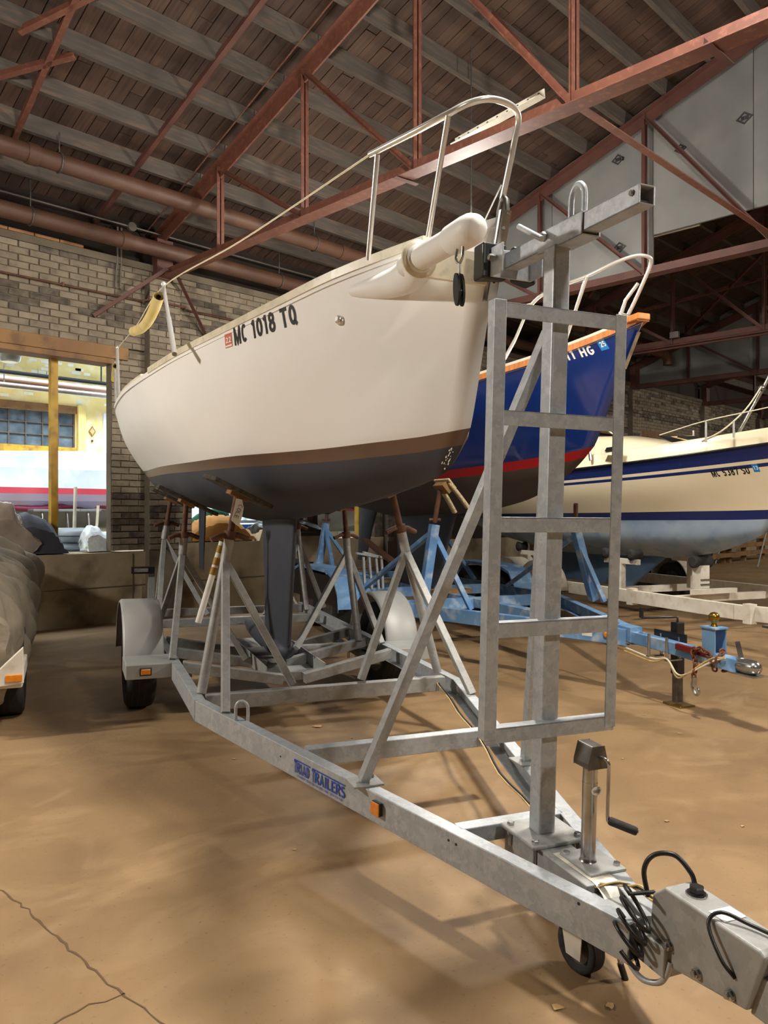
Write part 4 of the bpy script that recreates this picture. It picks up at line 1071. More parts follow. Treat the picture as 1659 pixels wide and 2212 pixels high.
# mast post and head
PWD = .056
bevel(MB().box(-PWD / 2 - .011, PWD / 2 - .011, -PWD / 2, PWD / 2, .008, 1.71).build('mast_post', 'galv', tr), .006, 3)
bevel(MB().plate([(-.10, -.09, 0), (.085, -.09, 0), (.085, .085, 0), (-.10, .085, 0)], (0, 0, .012)).build('post_base_plate', 'galv_dull', tr), .004)
for x in (-.078, .065):
    for y in (-.068, .063): MB().hexbolt((x, y, .012), (0, 0, 1), .011, .01).tube([(x, y, .014), (x, y, -.05)], .006, 6).build('base_bolt', 'zinc', tr)
def hollow(p0, p1, w, t, nm, m_, hh=None):
    hh = hh or w; mb = MB()
    for a, b, c, d in ((-w / 2, w / 2, hh / 2 - t, hh / 2), (-w / 2, w / 2, -hh / 2, -hh / 2 + t), (-w / 2, -w / 2 + t, -hh / 2, hh / 2), (w / 2 - t, w / 2, -hh / 2, hh / 2)):
        mb.box(a, b, min(p0[1], p1[1]), max(p0[1], p1[1]), p0[2] + c, p0[2] + d)
    return bevel(mb.build(nm, m_, tr), .002)
AU = 1.735
hollow((0, -.14, AU), (0, .07, AU), .064, .005, 'arm_sleeve', 'galv')
hollow((0, -.36, AU + .004), (0, .27, AU + .004), .05, .005, 'sliding_arm', 'galv')
MB().hexbolt((-.026, -.335, AU + .012), (-1, 0, 0), .008, .006).build('arm_bolt', 'zinc', tr)
MB().tube([(-.02, -.34, AU - .008), (.02, -.34, AU - .008)], .006, 6).build('arm_pin', 'zinc', tr)
lp = [(-.006, -.115, AU + .03), (-.006, -.115, AU + .09), (-.006, -.105, AU + .115), (-.006, -.085, AU + .125), (-.006, -.065, AU + .115), (-.006, -.055, AU + .09), (-.006, -.055, AU + .03)]
MB().tube(pv(catmull(lp, 4)), .009, 10).build('lifting_loop', 'galv', tr)
# clamp screw with T handle
MB().tube([(-.032, .035, AU + .012), (-.085, .035, AU + .016)], .007, 8).build('clamp_screw', 'zinc', tr); MB().hexbolt((-.032, .035, AU + .012), (-1, 0, 0), .014, .012).build('clamp_nut', 'galv', tr)
MB().tube([(-.086, .09, AU + .05), (-.084, -.03, AU - .02)], .0085, 10).build('clamp_handle', 'galv', tr)
# bow stop: bracket and rubber
bevel(MB().box(-.075, .075, .268, .274, AU - .05, AU + .04).build('bow_stop_bracket', 'galv', tr), .002)
for x in (-.075, .069): bevel(MB().box(x, x + .006, .2, .274, AU - .05, AU + .04).build('bow_stop_ear', 'galv', tr), .002)
for sd in (-1, 1):
    bevel(MB().plate([(sd * .012, .30, AU - .055), (sd * .10, .34, AU - .055), (sd * .10, .275, AU - .055), (sd * .012, .275, AU - .055)], (0, 0, .115)).build('rubber_snubber', 'black_plastic', tr), .008, 3)
MB().hexbolt((-.082, .24, AU + .0), (-1, 0, 0), .011, .018).build('bow_stop_nut', 'zinc', tr)
# ladder
LY = -.052
for x, fl_ in ((-.247, 1), (.196, -1)):
    mb = MB(); w = .038; t = .005
    prof = [(0, 0), (fl_ * w, 0), (fl_ * w, t), (fl_ * t, t), (fl_ * t, w), (0, w)]
    mb.add([(x + a, LY - .008 + b, z) for z in (.315, 1.525) for a, b in prof], [tuple(range(6)), tuple(range(6, 12))] + [(i, (i + 1) % 6, 6 + (i + 1) % 6, 6 + i) for i in range(6)])
    bevel(mb.build('ladder_rail', 'galv', tr), .002)
for u in (1.52, 1.226, .932, .64, .347):
    mb = MB(); mb.box(-.242, .191, LY - .006, LY - .001, u - .042, u); mb.box(-.242, .191, LY - .006, LY + .034, u - .005, u); bevel(mb.build('ladder_rung', 'galv', tr), .0015)
# struts from the post down to the rails
for sd in (-1, 1):
    p0 = Vector((sd * .012, .03, 1.47)); p1 = Vector((CT + sd * .325, .545, .012))
    bevel(MB().beam(p0, p1, .034, .034, (1, 0, 0)).build('post_strut', 'galv', tr), .003)
    bevel(MB().box(p1.x - .05, p1.x + .06, .50, .59, 0.0, .007).build('strut_foot', 'galv_dull', tr), .002)
    MB().hexbolt((p1.x + .04, .57, .007), (0, 0, 1), .009, .008).build('strut_bolt', 'zinc', tr)
# U bolt on the left rail
ub = tU(520, 1556)
MB().tube(pv(catmull([ub + Vector((-.02, .008, -.04)), ub + Vector((-.02, .008, .05)), ub + Vector((-.012, .005, .075)), ub + Vector((.005, 0, .082)), ub + Vector((.02, -.006, .075)), ub + Vector((.028, -.01, .05)), ub + Vector((.028, -.01, -.04))], 4)), .0075, 8).build('tie_down_loop', 'galv', tr)
# lettering and marker on the left rail (outer web)
ra, rb = Vector(A(CT - .028, .47, 0)), Vector(A(CT - .68, -1.77, 0)); rdv = (rb - ra).normalized(); rn = Vector((-rdv.y, rdv.x, 0)); rn = rn if rn.x < 0 else -rn
def on_rail(x, y):
    o = I_TR @ CAMP; d = I_TR.to_3x3() @ wray(x, y); c = ra + rn * .0252
    return o + d * ((c - o).dot(rn) / d.dot(rn))
k0, k1 = on_rail(636, 1662), on_rail(746, 1712)
wv = (k1 - k0); ln = wv.dot(-rdv); ex = -rdv
for body, f0, f1 in (('T', 0, .055), ('RIAD', .062, .315), ('T', .37, .425), ('RAILERS', .432, 1.0)):
    big = body == 'T'
    flat_text('rail_lettering', body, k0 + ex * (ln * f0) + Vector((0, 0, -.006 if not big else -.008)) + rn * .001, ex, (0, 0, 1), ln * (f1 - f0), .040 if not big else .047, 'decal_blue', tr, bold=.004)
for f0, f1 in ((0, .33), (.37, 1.0)):
    a = k0 + ex * (ln * f0) + rn * .0015; b = k0 + ex * (ln * f1) + rn * .0015
    MB().add([a + Vector((0, 0, .037)), b + Vector((0, 0, .037)), b + Vector((0, 0, .042)), a + Vector((0, 0, .042))], [(0, 1, 2, 3)]).build('lettering_bar', 'decal_blue', tr)
flat_text('address_line', '90 DANBURY ROAD  NEW MILFORD, CONN.  (203) 354-1146', k0 + ex * (ln * .06) + Vector((0, 0, -.020)) + rn * .001, ex, (0, 0, 1), ln * .9, .009, 'decal_blue', tr, weight=.14)
mk = on_rail(818, 1745)
rf_ = bevel(MB().plate([mk + ex * sx * .022 + Vector((0, 0, sz * .022)) for sx, sz in ((-1, -1), (1, -1), (1, 1), (-1, 1))], rn * .014).build('reflector_base', 'black_plastic', tr), .003)
bevel(MB().plate([mk + rn * .014 + ex * sx * .021 + Vector((0, 0, sz * .021)) for sx, sz in ((-1, -1), (1, -1), (1, 1), (-1, 1))], rn * .005).build('reflector_lens', 'amber', rf_), .002)
mb = MB()
for x, y in ((969, 1815), (985, 1824), (1250, 1952), (606, 1634)): mb.lathe([(.004, 0), (.004, .001)], on_rail(x, y), rn, 8)
mb.build('rivet_hole', 'ink', tr)
# tongue: centre beam, jack, coupler
bevel(MB().box(-.075, .03, -.30, .10, -.10, 0).build('tongue_beam', 'galv_dull', tr), .003)
bevel(MB().box(-.06, .02, -.56, -.28, -.09, -.02).build('tongue_beam_front', 'galv_dull', tr), .003)
o = tU(1205, 1855, .001); o2 = tU(1283, 1895, .001)
MB().plate([(-.055, -.12, .0005), (.012, -.12, .0005), (.02, -.285, .0005), (-.05, -.285, .0005)], (0, 0, .0012)).build('data_label', 'steel_white', tr)
R = [[Vector((x, -.285 - s, .002 - .035 * (s / .06) ** 2 * .8)) for x in (-.05, -.015, .02)] for s in np.linspace(0, .075, 6)]
MB().grid(R).build('peeling_label', 'paper', tr)
JX, JY = .006, -.195
bevel(MB().box(-.04, .075, -.27, -.13, .0, .008).build('jack_plate', 'galv_dull', tr), .002)
for x, y in ((-.028, -.145), (.062, -.245)): MB().hexbolt((x, y, .008), (0, 0, 1), .01, .008).build('jack_bolt', 'zinc', tr)
MB().lathe([(.024, .0), (.021, .004), (.020, .012), (.020, .268)], (JX, JY, .008), (0, 0, 1), 24).build('jack_tube', 'zinc', tr)
mb = MB(); prof = [(-.032, .0), (.032, .0), (.032, .016), (.02, .062), (-.02, .062), (-.032, .016)]
mb.prof(prof, (JX, JY + .032, .266), (JX, JY - .032, .266)); bevel(mb.build('jack_head', 'steel_dark', tr), .005)
flat_text('jack_label', '1500 LB\nMAX. CAP.', (JX - .052, JY - .02, .297), (0.0, -1, 0), (.4, 0, 1), .05, .022, 'decal_white', tr, lift=.006) if False else None
cr = [Vector((JX + .006, JY - .032, .298)), Vector((JX + .010, JY - .05, .298)), Vector((JX + .014, JY - .057, .288)), Vector((JX + .015, JY - .058, .27)), Vector((JX + .015, JY - .058, .15)), Vector((JX + .017, JY - .062, .135))]
cr_ = MB().tube(pv(catmull(cr, 4)), .005, 8).build('crank_rod', 'zinc', tr)
gp = Vector((JX + .017, JY - .06, .138)); gd = Vector((.72, -.62, -.25)).normalized()
MB().lathe([(.009, 0), (.0115, .005), (.0115, .07), (.0095, .075)], gp, gd, 14).build('crank_grip', 'rubber', cr_); MB().lathe([(.005, .074), (.005, .078)], gp, gd, 10).build('grip_pin', 'zinc', cr_)
MB().lathe([(.0206, .175), (.0206, .215)], (JX, JY, .008), (0, 0, 1), 24, caps=False).build('jack_sticker', 'zinc', tr)
flat_text('jack_sticker_name', 'Shelby', (JX - .006, JY - .0225, .200), (1, -.02, 0), (0, 0, 1), .024, .008, 'decal_black', tr, lift=.002)
MB().plate([(JX + .006 + math.cos(q) * .017, JY - .0222, .204 + math.sin(q) * .012) for q in np.linspace(0, 2 * math.pi, 17)[:-1]], (0, .001, 0)).build('jack_badge', 'paper', tr)
MB().tube([(JX, JY, 0), (JX, JY, -.16)], .019, 14).build('jack_inner_tube', 'zinc', tr)
cw = Vector((JX - .03, JY - .02, -.21)); cax = Vector((.985, .17, 0)).normalized()
wheel(tr, cw, .068, .045, cax, 'steel_dark', 'caster_wheel')
fw = Vector((-cax.y, cax.x, 0))
for sd in (-1, 1):
    k = cw + cax * (sd * .032)
    MB().plate([k + fw * .02 + Vector((0, 0, -.02)), k - fw * .03 + Vector((0, 0, -.02)), k - fw * .035 + Vector((0, 0, .075)), k + fw * .045 + Vector((0, 0, .075))], cax * (sd * .003)).build('caster_fork', 'trailer_white', tr)
MB().plate([cw + cax * (sx * .034) + fw * (sy * .045 + .004) + Vector((0, 0, .075)) for sx, sy in ((-1, -1), (1, -1), (1, 1), (-1, 1))], (0, 0, .004)).build('caster_top', 'galv_dull', tr)
# coupler housing (surge actuator)
ah_ = bevel(MB().plate([(-.045, -.50, .075), (-.045, -.54, .108), (-.045, -.80, .108), (-.045, -.815, .10), (-.045, -.775, -.03), (-.045, -.53, -.07), (-.045, -.49, -.05)], (.085, 0, 0)).build('actuator_housing', 'galv_dull', tr), .006, 3)
bevel(MB().plate([(-.03, -.79, .05), (-.03, -1.05, .05), (-.03, -1.05, -.04), (-.03, -.77, -.04)], (.056, 0, 0)).build('coupler_shank', 'galv_dull', tr), .004)
bevel(MB().box(-.03, .025, -.822, -.812, .062, .10).build('stamped_plate', 'zinc', ah_), .003)
for a, u in ((-.56, -.015), (-.645, -.028), (-.735, -.02)):
    MB().lathe([(.013, 0), (.013, .002)], (-.045, a, u), (-1, 0, 0), 12).hexbolt((-.047, a, u), (-1, 0, 0), .010, .010).lathe([(.006, .009), (.006, .014)], (-.047, a, u), (-1, 0, 0), 8).build('housing_bolt', 'zinc', ah_)
mb = MB(); mb.lathe([(.022, 0), (.02, .006)], (0, -.59, .108), (0, 0, 1), 14); mb.hexbolt((0, -.59, .114), (0, 0, 1), .017, .014); mb.build('filler_plug', 'black_plastic', ah_)
MB().lathe([(.024, -.001), (.024, .003)], (0, -.59, .108), (0, 0, 1), 14).build('filler_washer', 'zinc', ah_)
MB().plate([(-.03, -.655, .1085), (.03, -.655, .1085), (.03, -.70, .1085), (-.03, -.70, .1085)], (0, 0, .0012)).build('housing_sticker', 'paper', ah_)
MB().tube(pv(catmull([(-.046, -.745, .02), (-.06, -.72, .05), (-.055, -.68, .10), (-.03, -.69, .125), (.0, -.74, .118), (.02, -.80, .12), (.05, -.83, .14), (.06, -.80, .16), (.035, -.78, .15)], 6)), .0042, 8).build('brake_line', 'wire_black', tr)
MB().tube(pv(catmull([(-.03, -.47, .05), (-.035, -.46, .11), (-.02, -.475, .15), (.01, -.51, .16), (.03, -.54, .13), (.035, -.55, .105)], 6)), .006, 8).build('cable_loop', 'wire_black', tr)
coil = []
for k in range(64):
    q = k / 64 * 2 * math.pi * 4; f = k / 64
    coil.append((-.085 - .025 * math.cos(q) - .01 * f, -.50 + .03 * f + .035 * math.sin(q), .06 - .13 * f + .035 * math.sin(q + .8)))
MB().tube([(-.03, -.49, .07)] + coil, .0052, 8).build('coiled_cable', 'wire_black', tr)
MB().tube(pv(catmull([(-.055, -.44, -.005), (-.075, -.445, -.03), (-.078, -.46, -.09), (-.07, -.50, -.12), (-.055, -.54, -.11), (-.05, -.56, -.08), (-.045, -.565, -.05)], 5)), .007, 8).build('safety_chain_hoop', 'galv', tr)
for k in range(3):
    MB().tube(pv(catmull([(-.05 + k * .008, -.30, -.008 + k * .004), (-.02, -.36 - k * .01, .03), (0, -.41, .025 + .008 * k), (-.005 + k * .006, -.46, .03), (-.01, -.50, .06)], 5)), .003, 6).build('wiring', 'wire_tan' if k != 1 else 'wire_black', tr)
mb = MB(); wr = [A(CT + .655 - .03, -1.9, -.03)] + [A(CT + .655 - .03 - .29 * (1.9 - l) + .01 * math.sin(9 * l), -l, -.035 + .01 * math.sin(7 * l)) for l in np.linspace(1.8, -.3, 18)]
mb.tube(wr, .005, 6).build('wiring_loom', 'wire_black', tr); MB().tube([Vector(p) + Vector((-.012, 0, .004)) for p in wr], .003, 6).build('wiring_loom', 'wire_tan', tr)
wt = lZ(1310, 2085, 0)
MB().tube([(.03, -.26, -.10), (.045, -.27, -.18), (.05, -.285, -.245)], .004, 6).build('dangling_lead', 'wire_tan', tr); MB().tube([(.05, -.285, -.235), (.06, -.295, -.275)], .009, 8).build('lead_plug', 'black_plastic', tr)
# name tag tied to the front stand
tg = thing('paper_tag', 'white paper tag lettered COLE tied to a stand under the hull', 'tag', M_TR)
t0 = tL(514, 1078, 1.93)
ex, ey = Vector((.97, -.24, 0)).normalized(), Vector((0, 0, 1))
cs = math.cos(-.35); sn = math.sin(-.35)
def tag_pt(a, b): return t0 + ex * (a * cs - b * sn) + ey * (a * sn + b * cs)
pl_ = [tag_pt(a, b) for a, b in ((-.01, 0), (.02, .004), (.042, -.03), (.05, -.07), (.052, -.118), (.03, -.12), (.006, -.11), (0, -.06))]
MB().plate(pl_, ex.cross(ey) * -.001).build('card', 'paper', tg)
ux, uy = tag_pt(.0, -1) - tag_pt(0, 0), tag_pt(1, 0) - tag_pt(0, 0)
flat_text('tag_lettering', 'COLE', tag_pt(.013, -.022), ux, uy, .07, .022, 'decal_black', tg, lift=.003, weight=.1)

# ================================================================== BLUE SAILBOAT
TB = 2.2
MB2 = M_LV @ Matrix.Translation((TB, 0, 0)); I_B2 = MB2.inverted()
b2 = thing('sailboat', 'navy blue sailboat with red stripe and teak toe rail behind the white boat', 'sailboat', MB2)
def bT(x, y, t): return hit(x, y, I_B2, 0, t)
def bZ(x, y, z): return hit(x, y, I_B2, 2, z)
S2_ = [A(0, -2.13, 2.495), A(-.07, -2.26, 2.455), A(-.17, -2.45, 2.40), A(-.32, -2.78, 2.335), A(-.50, -3.25, 2.275), A(-.72, -4.0, 2.215), A(-.92, -5.0, 2.165), A(-1.03, -6.1, 2.14), A(-.98, -7.1, 2.15), A(-.80, -7.95, 2.17)]
P2_ = [A(0, -2.64, 1.70), A(-.06, -2.8, 1.672), A(-.15, -3.05, 1.65), A(-.28, -3.45, 1.62), A(-.45, -4.1, 1.59), A(-.62, -5.0, 1.56), A(-.72, -6.1, 1.55), A(-.66, -7.1, 1.57), A(-.45, -7.75, 1.64)]
K2_ = [A(0, -2.98, 1.50), A(0, -3.2, 1.415), A(0, -3.5, 1.33), A(0, -4.0, 1.26), A(0, -4.6, 1.215), A(0, -5.6, 1.17), A(0, -6.4, 1.19), A(0, -7.1, 1.28), A(0, -7.65, 1.48)]
R2 = hull_rows(S2_, P2_, K2_, 46, 8, (0.70, 0.42), (0.5, 0.0), 0.07)
me2 = hull_mesh(R2, 8, [(0, 2), (16, 1), (24, 0)], ['navy_hull', 'red_stripe', 'brown_bottom'])
link('hull', me2, b2); BV2 = bvh_of(me2)
deck_mesh(R2, .02, .05).build('deck', 'gelcoat', b2)
for sd in (1, -1):
    rail_along(R2, .05, .03, 0, 1, 0, sd).build('toe_rail', 'teak', b2)
    rail_along(R2, .03, .022, 0.03, 1, .032, sd, .012).build('rail_track', 'steel_white', b2)
mb = MB(); mb.plate([(-.05, 2.12, 2.49), (.05, 2.12, 2.49), (.09, 2.26, 2.47), (-.09, 2.26, 2.47)], (0, 0, .045)); bevel(mb.build('stem_cap', 'teak', b2), .008)
mb = MB(); mb.plate([(-.012, 2.176, 2.42), (.012, 2.176, 2.42), (.012, 2.318, 2.20), (-.012, 2.318, 2.20)], (0, -.008, -.003)); mb.build('stem_plate', 'zinc', b2)
foil(MB(), [(4.75, 6.25, 1.25, .08, 0), (4.95, 6.2, .9, .085, 0), (5.15, 6.15, .55, .08, 0), (5.3, 6.1, .42, .05, 0)]).build('fin_keel', 'keel_grey', b2)
foil(MB(), [(6.75, 7.4, 1.34, .04, 0), (7.0, 7.45, 1.0, .035, 0), (7.2, 7.5, .62, .02, 0)]).build('rudder', 'keel_grey', b2)
# pulpit
def bx(x, y, t): return bT(x, y, t)
pr = [bx(1090, 775, -.36), bx(1112, 735, -.35), bx(1140, 672, -.34), bx(1165, 642, -.32), bx(1200, 622, -.28), bx(1265, 598, -.22), bx(1330, 567, -.12), bx(1375, 552, -.03), bx(1403, 556, .05), bx(1406, 570, .08), bx(1395, 598, .08), bx(1372, 650, .08), bx(1352, 690, .08)]
part_tube('pulpit_rail', pv(catmull(pr, 4)), .0125, 'chrome', b2, 10)
part_tube('pulpit_leg', [bx(1268, 597, -.22), bx(1222, 735, -.21)], .0125, 'chrome', b2, 10)
part_tube('pulpit_leg', [bx(1378, 612, .05), bx(1352, 648, .03), bx(1338, 690, .0)], .0125, 'chrome', b2, 10)
part_tube('pulpit_leg', [bx(1090, 775, -.36), bx(1112, 735, -.35)], .014, 'chrome', b2, 10)
part_tube('lifeline', [bx(1150, 655, -.34), (-.8, 4.3, 2.8), (-1.0, 6.0, 2.78)], .004, 'rope', b2, 6)
mb = MB(); c = Vector((0, 2.3, 2.54)); mb.tube([c + Vector((-.05, 0, -.02)), c + Vector((-.05, 0, .03)), c + Vector((.05, .03, .03)), c + Vector((.05, .03, -.02))], .01, 8); mb.build('bow_cleat', 'chrome', b2)
def on_b2(x, y):
    o = I_B2 @ CAMP; d = I_B2.to_3x3() @ wray(x, y); return BV2.ray_cast(o, d.normalized())[0]
g0, g1 = on_b2(1158, 797), on_b2(1287, 765)
wrap_text('registration_number', 'MC 3411 HG', BV2, g0.y, g0.z, g1.y, g1.z, .060, 'decal_white', b2, .03)
s0, s1 = on_b2(1300, 758), on_b2(1317, 753)
yst = wrap_patch('year_sticker', BV2, s0.y, s0.z, s1.y, s1.z, .075, 'decal_sky', b2)
wrap_text('sticker_number', '25', BV2, s0.y * .85 + s1.y * .15, s0.z + .02, s0.y * .15 + s1.y * .85, s1.z + .02, .035, 'decal_white', yst, .03, 0, lift=.004)

# ---------------------------------------------------------------- blue trailer
t2 = thing('boat_trailer', 'weathered blue steel boat trailer with tongue jack under the navy sailboat', 'boat trailer', MB2)
ZF = .45
for sd in (-1, 1):
    pts = [(sd * .035, 2.24, ZF), (sd * .86, 4.35, ZF), (sd * .86, 7.6, ZF)]
    for p, q in zip(pts, pts[1:]): bevel(MB().channel(p, q, .06, .11, .008, (0, 0, 1), 1 if sd == -1 else -1).build('frame_rail', 'blue_paint', t2), .003)
for a in (4.36, 5.5, 6.6, 7.5): bevel(MB().beam((-.84, a, ZF - .002), (.84, a, ZF - .002), .06, .10, drop=1.0).build('cross_member', 'blue_paint', t2), .003)
bevel(MB().beam((0, 3.2, ZF - .05), (0, 7.5, ZF - .05), .10, .08).build('keel_beam', 'blue_paint', t2), .003)
for a in (4.9, 6.2): MB().box(-.2, .2, a - .1, a + .1, ZF - .01, ZF + .02).build('keel_block', 'lumber', t2)
bevel(MB().beam((0, 2.32, .405), (0, 1.34, .365), .075, .075).build('tongue', 'blue_paint', t2), .004)
bevel(MB().beam((0, 2.36, ZF - .03), (0, 2.2, ZF - .035), .10, .10).build('tongue_gusset', 'blue_paint', t2), .004)
# tongue clamps, jack
for a in (2.02, 1.86):
    for x in (-.05, .05): MB().tube([(x, a, .45), (x, a, .31)], .009, 8).build('clamp_bolt', 'zinc', t2)
    MB().box(-.06, .06, a - .015, a + .015, .305, .313).build('clamp_plate', 'zinc', t2)
MB().box(.045, .055, 1.80, 2.08, .35, .47).build('jack_bracket', 'black_plastic', t2)
JP = lL(1440, 1515, 1.93) ; jx, jy = .10, 1.93
bevel(MB().box(jx - .03, jx + .03, jy - .03, jy + .03, .20, .53).build('jack_outer', 'black_plastic', t2), .004)
bevel(MB().box(jx - .024, jx + .024, jy - .024, jy + .024, .02, .22).build('jack_inner', 'steel_dark', t2), .004)
bevel(MB().plate([(jx - .05, jy - .08, .0), (jx + .07, jy - .08, .0), (jx + .07, jy + .08, .0), (jx - .05, jy + .08, .0)], (0, 0, .012)).build('jack_foot', 'brass', t2), .004)
MB().tube([(jx, jy, .53), (jx, jy, .56), (jx - .03, jy + .02, .56), (jx - .15, jy + .16, .545)], .008, 8).build('jack_crank', 'black_plastic', t2)
MB().tube([(jx - .15, jy + .16, .545), (jx - .15, jy + .16, .61)], .014, 10).build('crank_grip', 'black_plastic', t2)
bevel(MB().beam((-.045, 1.78, .41), (-.03, 1.52, .395), .03, .035).build('winch_handle', 'wrench_red', t2), .004)
# ball bracket and coupler
for x in (-.045, .037): bevel(MB().box(x, x + .008, 1.48, 1.58, .33, .555).build('bracket_side', 'blue_paint', t2), .002)
bevel(MB().box(-.05, .05, 1.47, 1.59, .55, .562).build('bracket_top', 'blue_paint', t2), .002)
MB().lathe([(.02, 0), (.016, .012), (.012, .02), (.024, .032), (.031, .05), (.03, .066), (.018, .08), (.004, .084)], (0, 1.53, .562), (0, 0, 1), 18).build('tow_ball', 'brass', t2)
mb = MB(); mb.lathe([(.005, -.09), (.03, -.085), (.042, -.04), (.045, 0), (.04, .05), (.028, .075), (.0, .08)], (0, 1.29, .372), (0, -1, 0), 16); mb.build('coupler', 'zinc', t2)
MB().box(-.05, .05, 1.2, 1.38, .325, .333).build('coupler_flange', 'zinc', t2)
MB().beam((0, 1.33, .40), (.0, 1.36, .50), .03, .008, (0, 1, 0)).build('coupler_latch', 'zinc', t2)
def link_ring(c, d, n_, r=.02, rr=.0055):
    d = Vector(d).normalized(); n_ = Vector(n_); n_ = (n_ - d * n_.dot(d)).normalized()
    return [Vector(c) + d * (math.cos(q) * r * 1.5) + n_ * (math.sin(q) * r) for q in np.linspace(0, 2 * math.pi, 13)[:-1]]
cpts = resample(catmull([(-.06, 1.50, .40), (-.075, 1.56, .43), (-.075, 1.62, .41), (-.07, 1.60, .33), (-.07, 1.62, .25)], 8), 12)
for i in range(11):
    c = (cpts[i] + cpts[i + 1]) / 2; d = cpts[i + 1] - cpts[i]
    MB().tube(link_ring(c, d, (1, 0, .2) if i % 2 else (0, .6, .8), .014), .0055, 6, closed=True).build('chain_link', 'chain_rust', t2)
for i in range(9):
    q = i / 9 * 2 * math.pi; c = Vector((math.cos(q) * .06, 1.47 + .03 * math.sin(2 * q), .37 + math.sin(q) * .055)); d = Vector((-math.sin(q), 0, math.cos(q)))
    MB().tube(link_ring(c, d, (0, 1, 0) if i % 2 else (math.cos(q), 0, math.sin(q)), .013), .0055, 6, closed=True).build('chain_link', 'chain_rust', t2)
MB().tube(pv(catmull([(-.07, 1.62, .24), (-.07, 1.63, .20), (-.07, 1.60, .155), (-.07, 1.575, .17), (-.07, 1.585, .20)], 5)), .008, 8).build('snap_hook', 'zinc', t2); MB().tube([(-.07, 1.61, .255), (-.07, 1.612, .20)], .014, 8).build('hook_swivel', 'zinc', t2)
for k, dz in enumerate((0, .02)):
    MB().tube(pv(catmull([(-.045, 3.2, .33), (-.05, 2.4, .335 - dz), (-.05, 2.0, .30 - dz), (-.06, 1.85, .32), (-.075, 1.75, .25 - dz), (-.08, 1.66, .265), (-.06, 1.5, .36 + dz), (-.05, 1.40, .405)], 6)), .006, 6).build('wiring', 'wire_tan' if k else 'rope', t2)
# label and amber marker on the near rail
na, nb = Vector((-.035 - .03, 2.24, ZF)), Vector((-.86 - .03, 4.35, ZF)); nd = (nb - na).normalized(); nn = Vector((-nd.y, nd.x, 0)); nn = nn if nn.x < 0 else -nn
def on_r2(x, y):
    o = I_B2 @ CAMP; d = I_B2.to_3x3() @ wray(x, y); c = na + nn * .002; return o + d * ((c - o).dot(nn) / d.dot(nn))
c = on_r2(1310, 1371); MB().lathe([(.022, 0), (.02, .008), (.012, .012)], c, nn, 16).build('marker_lens', 'amber', t2)
c = on_r2(1268, 1366); MB().plate([c + nd * (sx * .04) + Vector((0, 0, sz * .024)) for sx, sz in ((-1, -1), (1, -1), (1, 1), (-.4, 1), (-1, .3))], nn * .001).build('paper_label', 'paper', t2)
# wheels and fender
for sd in (-1, 1):
    for a in (5.55, 6.2):
        wheel(t2, (sd * .98, a, .30), .30, .19)
    mb = MB(); R = []
    for y, z in ((5.05, .30), (5.08, .45), (5.2, .60), (5.4, .655), (5.9, .66), (6.4, .655), (6.6, .60), (6.7, .45), (6.72, .30)):
        R.append([Vector((sd * .98 - .13, y, z - .03)), Vector((sd * .98 - .13, y, z)), Vector((sd * .98 + .13, y, z)), Vector((sd * .98 + .13, y, z - .03))])
    o = mb.grid(R, 0, False).build('fender', 'blue_paint', t2); o.modifiers.new('thickness', 'SOLIDIFY').thickness = .005
    MB().plate([(sd * 1.105, 5.06, .32), (sd * 1.105, 5.2, .6), (sd * 1.105, 6.6, .6), (sd * 1.105, 6.7, .32)], (.004, 0, 0)).build('fender_skirt', 'black_plastic', t2) if sd == -1 else None
MB().box(-1.12, -1.10, 6.72, 6.78, .44, .50).build('side_lens', 'red_lens', t2)
# stands of the blue trailer
def bstand(top, head, feet, pad=None):
    top, head = Vector(top), Vector(head); d = (top - head).normalized()
    MB().tube([head, top], .02, 10).build('screw', 'rust_steel', t2)
    bevel(MB().beam(head - d * .02, Vector(feet[0]), .07, .07, (0, 1, 0)).build('stand_post', 'blue_paint', t2), .004)
    for f in feet[1:]: bevel(MB().beam(head - d * .08, Vector(f), .04, .04, (0, 1, 0)).build('stand_leg', 'blue_paint', t2), .003)
    MB().tube([head + Vector((-.05, 0, .02)), head + Vector((.05, .0, .02))], .012, 8).build('screw_handle', 'rust_steel', t2)
tp = bT(950, 1060, -.75); hd = bT(939, 1128, -.76); ft = bT(912, 1300, -.84); ft.z = ZF
l1 = bZ(1085, 1296, ZF); 
bstand(tp, hd, [(ft.x, ft.y, ZF), (-.5, 3.55, ZF), (-.84, 5.2, ZF)])
bstand((.55, tp.y, tp.z - .1), (.60, hd.y, hd.z - .05), [(.84, ft.y, ZF), (.84, 3.6, ZF), (.84, 5.2, ZF)])
bstand((-.7, 6.6, 1.35), (-.72, 6.6, 1.12), [(-.84, 6.6, ZF), (-.84, 5.9, ZF), (-.3, 6.6, ZF)])
bstand((.7, 6.6, 1.35), (.72, 6.6, 1.12), [(.84, 6.6, ZF), (.84, 5.9, ZF), (.3, 6.6, ZF)])
